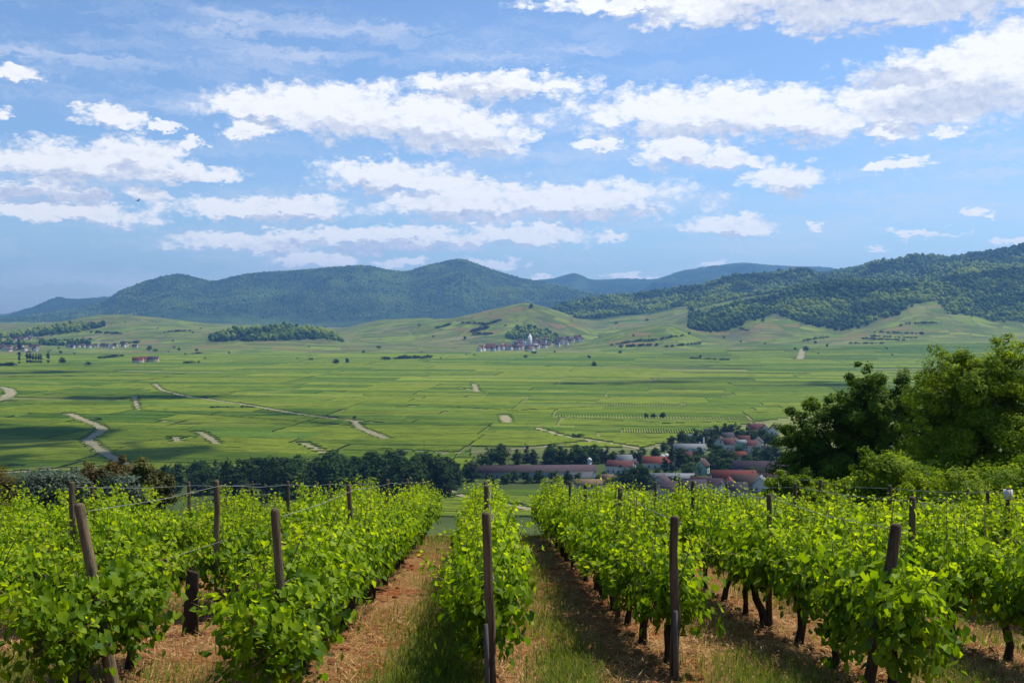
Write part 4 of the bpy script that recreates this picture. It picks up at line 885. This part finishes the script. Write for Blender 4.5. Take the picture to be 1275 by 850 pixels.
for k, d, py, lean, r in POSTS:
    if d > row_end(k)+.3: continue
    x, y = row_xy(k, d); zb = gz(x, d); h = rise(py)*d-zb; rowposts.setdefault(k, []).append((x, d, zb, h))
    i = len(rowposts[k])
    white = (k, d) == (4, 12.3)
    look = {(0,7.75): 'lichen stained wooden post', (-2,7.9): 'thick leaning wooden post', (2,7.8): 'thick wooden post leaning right', (-1,7.6): 'grey brown post leaning left'}.get((k, d), 'white topped post' if white else 'weathered wooden post')
    xt = x; xb = x-lean
    mb = MB(); n = 7; pts = []; rad = []
    for j in range(n):
        t = j/(n-1); pts.append(((lean)*(t-1)+random.gauss(0, .006), random.gauss(0, .006), -.3+(h+.3)*t)); rad.append(.60*r*(1.12-.2*t)*random.uniform(.95, 1.05))
    pts.append((pts[-1][0], pts[-1][1], h+.02)); rad.append(r*.42)
    e = empty('vineyard_post', (x, d, zb), f'{look}, {ORD[i-1]} along {row_name(k)}', 'post', 'wooden posts of the near rows')
    mb.tube(pts, rad, 10, True, .09).build('shaft', M_POST, e)
    if white: MB().box((0, -.005, h-.06), (.082, .082, .12)).build('cap', M_WALL['white'], e)
    if d < 9 and abs(k) < 2:
        mb = MB(); mb.tube([(-lean*.2, -.06, -.2), (-lean*.1, -.07, .36), (.0, -.07, .62)], [.022, .02, .018], 6, True, .08); mb.build('support_stake', mat('grey_stake', (.12, .11, .10), (.06, .055, .05), 12, .9, .4, (1, 1, .1)) if 'grey_stake' not in bpy.data.materials else bpy.data.materials['grey_stake'], e)
# two broad dark stumps of old planks
M_PLANK = mat('dark_plank', (.055, .038, .027), (.028, .020, .015), 10, .95, .7, (1, 1, .1))
for k, d, lab in [(-3, 10.7, 'broad dark plank stake leaning in bare soil at the left edge'), (-2, 10.9, 'broad dark plank stake between the leaning and straight posts'), (-1, 13.8, 'broad dark plank stake under the first row left of centre')]:
    x, y = row_xy(k, d); zb = gz(x, d); V = [(-.095,-.03,-.2),(.095,-.03,-.2),(.095,.03,-.2),(-.095,.03,-.2),(-.05,-.025,.74),(.075,-.025,.70),(.075,.025,.70),(-.05,.025,.74)]
    o = MB().add(V, [(0,3,2,1),(4,5,6,7),(0,1,5,4),(1,2,6,5),(2,3,7,6),(3,0,4,7)]).build('plank_stake', M_PLANK, None, False, (x, d-.1, zb)); o.rotation_euler = (0, R(6 if k == -3 else 2), R(10))
    bv = o.modifiers.new('bevel', 'BEVEL'); bv.width = .012; bv.segments = 2
    tag(o, lab, 'stake', 'broad dark plank stakes')
# wires strung along the rows
M_WIRE = mat('wire', (.30, .30, .30), (.22, .2, .19), 5, .45, 0, spec=.5)
for k, ps in rowposts.items():
    ps = sorted(ps, key=lambda p: p[1])
    for nm, fr in (('top', -.04), ('middle', None)):
        pts = []
        for (x, d, zb, h) in ps:
            z = zb+(h+fr if fr else .95); 
            if pts:
                a = Vector(pts[-1]); b = Vector((x, d, z)); pts.append(tuple(a.lerp(b, .5)-Vector((0, 0, .03))))
            pts.append((x+.06, d, z))
        if len(pts) < 3: continue
        a, b = Vector(pts[-2]), Vector(pts[-1]); pts.append(tuple(b+(b-a).normalized()*max(.5, row_end(k)-b.y)))
        o = MB().tube(pts, [.0024]*len(pts), 5, False).build('trellis_wire', M_WIRE); tag(o, f'thin {nm} wire strung along {row_name(k)}', 'wire', 'trellis wires')

# ground litter: dry straw, tufts of grass, clods
def blades(name, n, region, length, width, stand, m, seed, label, cat, lanes=None):
    g = np.random.default_rng(seed); d0, d1 = region
    d = d0*(d1/d0)**g.random(n); u = g.uniform(-.56, .56, n); x = u*d; q = (x-DX*d)/SPC; fr = q-np.floor(q)
    dens = fbm(x*1.1, d*.5, seed+1, 3)
    k = dens > g.uniform(.30, .62, n) if lanes is None else lanes(fr, q, x, d, dens, g)
    x, d = x[k], d[k]; n = len(x); z = ground_z(x, d); a = g.uniform(0, 6.28, n); L = length*g.uniform(.4, 1.5, n)
    el = g.normal(stand, .25, n) if stand > .5 else np.abs(g.normal(stand, .16, n)); dx, dy, dz = np.cos(a)*np.cos(el), np.sin(a)*np.cos(el), np.sin(el)
    b = np.stack([x, d, z+.006+(0 if stand > .5 else .012*g.random(n))], 1); t = np.stack([dx, dy, dz], 1)*L[:, None]; s = np.stack([-np.sin(a), np.cos(a), np.zeros(n)], 1)*(width*g.uniform(.6, 1.4, n))[:, None]/2
    mid = b+t*.55+np.array([0, 0, .0]); end = b+t*.98-np.array([0, 0, 1])*(L*.22)[:, None]*(1 if stand > .5 else .0)
    V = np.stack([b-s, b+s, mid+s*.8, mid-s*.8, end], 1); base = (np.arange(n)*5)[:, None, None]
    me = mesh_np(name, V.reshape(-1, 3), [(np.array([(0, 1, 2, 3)])[None]+base).reshape(-1, 4), (np.array([(3, 2, 4)])[None]+base).reshape(-1, 3)], [m], False, {'tint': np.repeat(g.random(n), 5)})
    tag(obj(name, me), label, cat, None, 'stuff'); print(name, n)
M_STRAW = leaf_mat('straw', [(.13, .055, .016), (.29, .145, .045), (.56, .37, .16)], .1, .8, 0, .15, 1)
M_GRASS = leaf_mat('grass_blades', [(.055, .095, .010), (.12, .18, .018), (.24, .24, .05)], .4, .6, 0, .15)
blades('straw', 120000, (7.3, 27), .13, .0065, .12, M_STRAW, 501, 'dry straw and cut grass on the soil between rows', 'straw')
def grass_lane(fr, q, x, d, dens, g):
    lane = np.floor(q); w = np.where(lane == 0, np.exp(-((fr-.46)/.16)**2), np.where(lane == -1, np.exp(-((fr-.72)/.20)**2)*.9+.10, np.exp(-((fr-.5)/.28)**2)*.45))
    w = np.maximum(w, np.clip((d-19)/7, 0, .8))
    return (w*(.12+3.2*np.clip(dens-.40, 0, 1))*1.2 > g.random(len(x)))
blades('grass', 420000, (7.3, 27), .14, .006, 1.1, M_GRASS, 502, 'tufts of green grass along the paths between rows', 'grass', grass_lane)
M_CLOD = mat('red_clods', (.26, .095, .035), (.15, .055, .025), 12, .95, .8)
def clods():
    g = np.random.default_rng(77); Vi, Fi = ico(1); n = 1500
    d = 7.5*(24/7.5)**g.random(n); k = g.integers(-6, 7, n); x = k*SPC+DX*d+g.normal(0, .22, n); ok = (np.abs(x/d) < .56); x, d = x[ok], d[ok]; n = len(x)
    r = g.uniform(.012, .05, n); Vs = Vi[None]*(1+g.normal(0, .2, (n, len(Vi), 1)))*r[:, None, None]*np.array([1.2, 1.2, .8])
    V = Vs+np.stack([x, d, ground_z(x, d)+.01], 1)[:, None]
    tag(obj('soil_clods', mesh_np('soil_clods', V.reshape(-1, 3), (Fi[None]+(np.arange(n)*len(Vi))[:, None, None]).reshape(-1, 3), [M_CLOD])), 'reddish clods of soil under the vines', 'soil', None, 'stuff')
clods()

# a bird high over the valley
d = pix_dir(171.5, 250)*140; e = empty('flying_bird', d, 'small dark bird gliding in front of the left clouds', 'bird')
mb = MB(); V = [(-.22,0,0),(0,.05,.03),(.24,0,.0),(0,-.05,.03),(0,0,-.05)]; Mb = mat('dark_feathers', (.03, .03, .035), None, 4, .8)
me = bpy.data.meshes.new('body'); me.from_pydata([(-.30,-.05,0),(-.30,.05,0),(-.12,0,.06),(-.12,-.06,0),(-.12,.06,0),(-.12,0,-.05),(.14,0,.05),(.14,-.05,0),(.14,.05,0),(.14,0,-.04),(.26,0,.01),
   (-.06,.5,.16),(-.14,.5,.15),(.06,.28,.12),(-.1,.28,.11),(-.06,-.5,.16),(-.14,-.5,.15),(.06,-.28,.12),(-.1,-.28,.11)], [],
   [(0,2,4,1),(0,3,2),(0,1,5),(1,4,5),(0,5,3),(2,6,8,4),(2,3,7,6),(3,5,9,7),(5,4,8,9),(6,7,10),(6,10,8),(7,9,10),(8,10,9),(4,8,13,14),(14,13,11,12),(7,3,18,17),(17,18,16,15)])
me.materials.append(Mb); bo = obj('body', me, e); e.rotation_euler = (R(20), R(15), R(-30))

# ------------------------------------------------------------------ air
m = bpy.data.materials.new('haze_air'); m.use_nodes = True; hn = m.node_tree; hn.nodes.clear()
pv = hn.nodes.new('ShaderNodeVolumePrincipled'); pv.inputs['Color'].default_value = (.24, .53, 1, 1); pv.inputs['Density'].default_value = 6.2e-5; pv.inputs['Anisotropy'].default_value = .2
ho = hn.nodes.new('ShaderNodeOutputMaterial'); hn.links.new(pv.outputs[0], ho.inputs['Volume'])
hz = MB().box((0, 7700, 345), (46000, 15900, 930)).build('haze', m); tag(hz, 'thin blue haze over the valley and the mountains', 'haze', None, 'stuff')

# unseen clouds, added above the valley so that their shade falls on it
def shade_cloud(tx, ty, rx, ry, alt, seed):
    k = (alt+100)/sv.z; cx, cy = tx+sv.x*k, ty+sv.y*k; g = np.random.default_rng(seed); V, Fs, n = [], [], 0; Vi, Fi = ico(4)
    for i in range(26):
        a = g.uniform(0, 6.28); q = g.uniform(0, 1)**.5; w = (1-.55*q)*g.uniform(.22, .42); c = np.array([cx+math.cos(a)*q*rx, cy+math.sin(a)*q*ry, alt+g.uniform(0, 40)])
        nz = fbm(Vi[:, 0]*2.2+i*9+Vi[:, 2], Vi[:, 1]*2.2+i*5-Vi[:, 2], seed, 5)
        P = Vi*(.55+.95*nz)[:, None]*np.array([rx*w, ry*w*1.3, 70*(1.3-q)]); P[:, 2] = np.where(P[:, 2] < 0, P[:, 2]*.35, P[:, 2])
        V.append(P+c); Fs.append(Fi+n); n += len(P)
    return np.concatenate(V), np.concatenate(Fs)
m, B, b = new_mat('shade_cloud_vapour'); b.inputs['Base Color'].default_value = (.9, .9, .9, 1); b.inputs['Roughness'].default_value = 1; b.inputs['Specular IOR Level'].default_value = 0
trn = B.n('ShaderNodeBsdfTransparent'); trl = B.n('ShaderNodeBsdfTranslucent', ins={0: (.9, .9, .9, 1)})
mx = B.n('ShaderNodeMixShader', ins={0: .5, 1: b.outputs[0], 2: trl.outputs[0]}); mx2 = B.n('ShaderNodeMixShader', ins={0: .93, 1: mx.outputs[0], 2: trn.outputs[0]})
m.node_tree.links.new(mx2.outputs[0], m.node_tree.nodes['Material Output'].inputs[0])
VV, FF, nn = [], [], 0
for a in [(-430, 840, 470, 250, 1060, 1), (-1000, 1750, 420, 150, 1100, 3), (330, 1500, 260, 110, 1100, 4), (-620, 1250, 300, 110, 1060, 6)]:
    v, f = shade_cloud(*a); VV.append(v); FF.append(f+nn); nn += len(v)
tag(obj('clouds', mesh_np('clouds', np.concatenate(VV), np.concatenate(FF), [m], True)), 'unseen white clouds added above the valley plain to shade it', 'clouds', None, 'stuff')
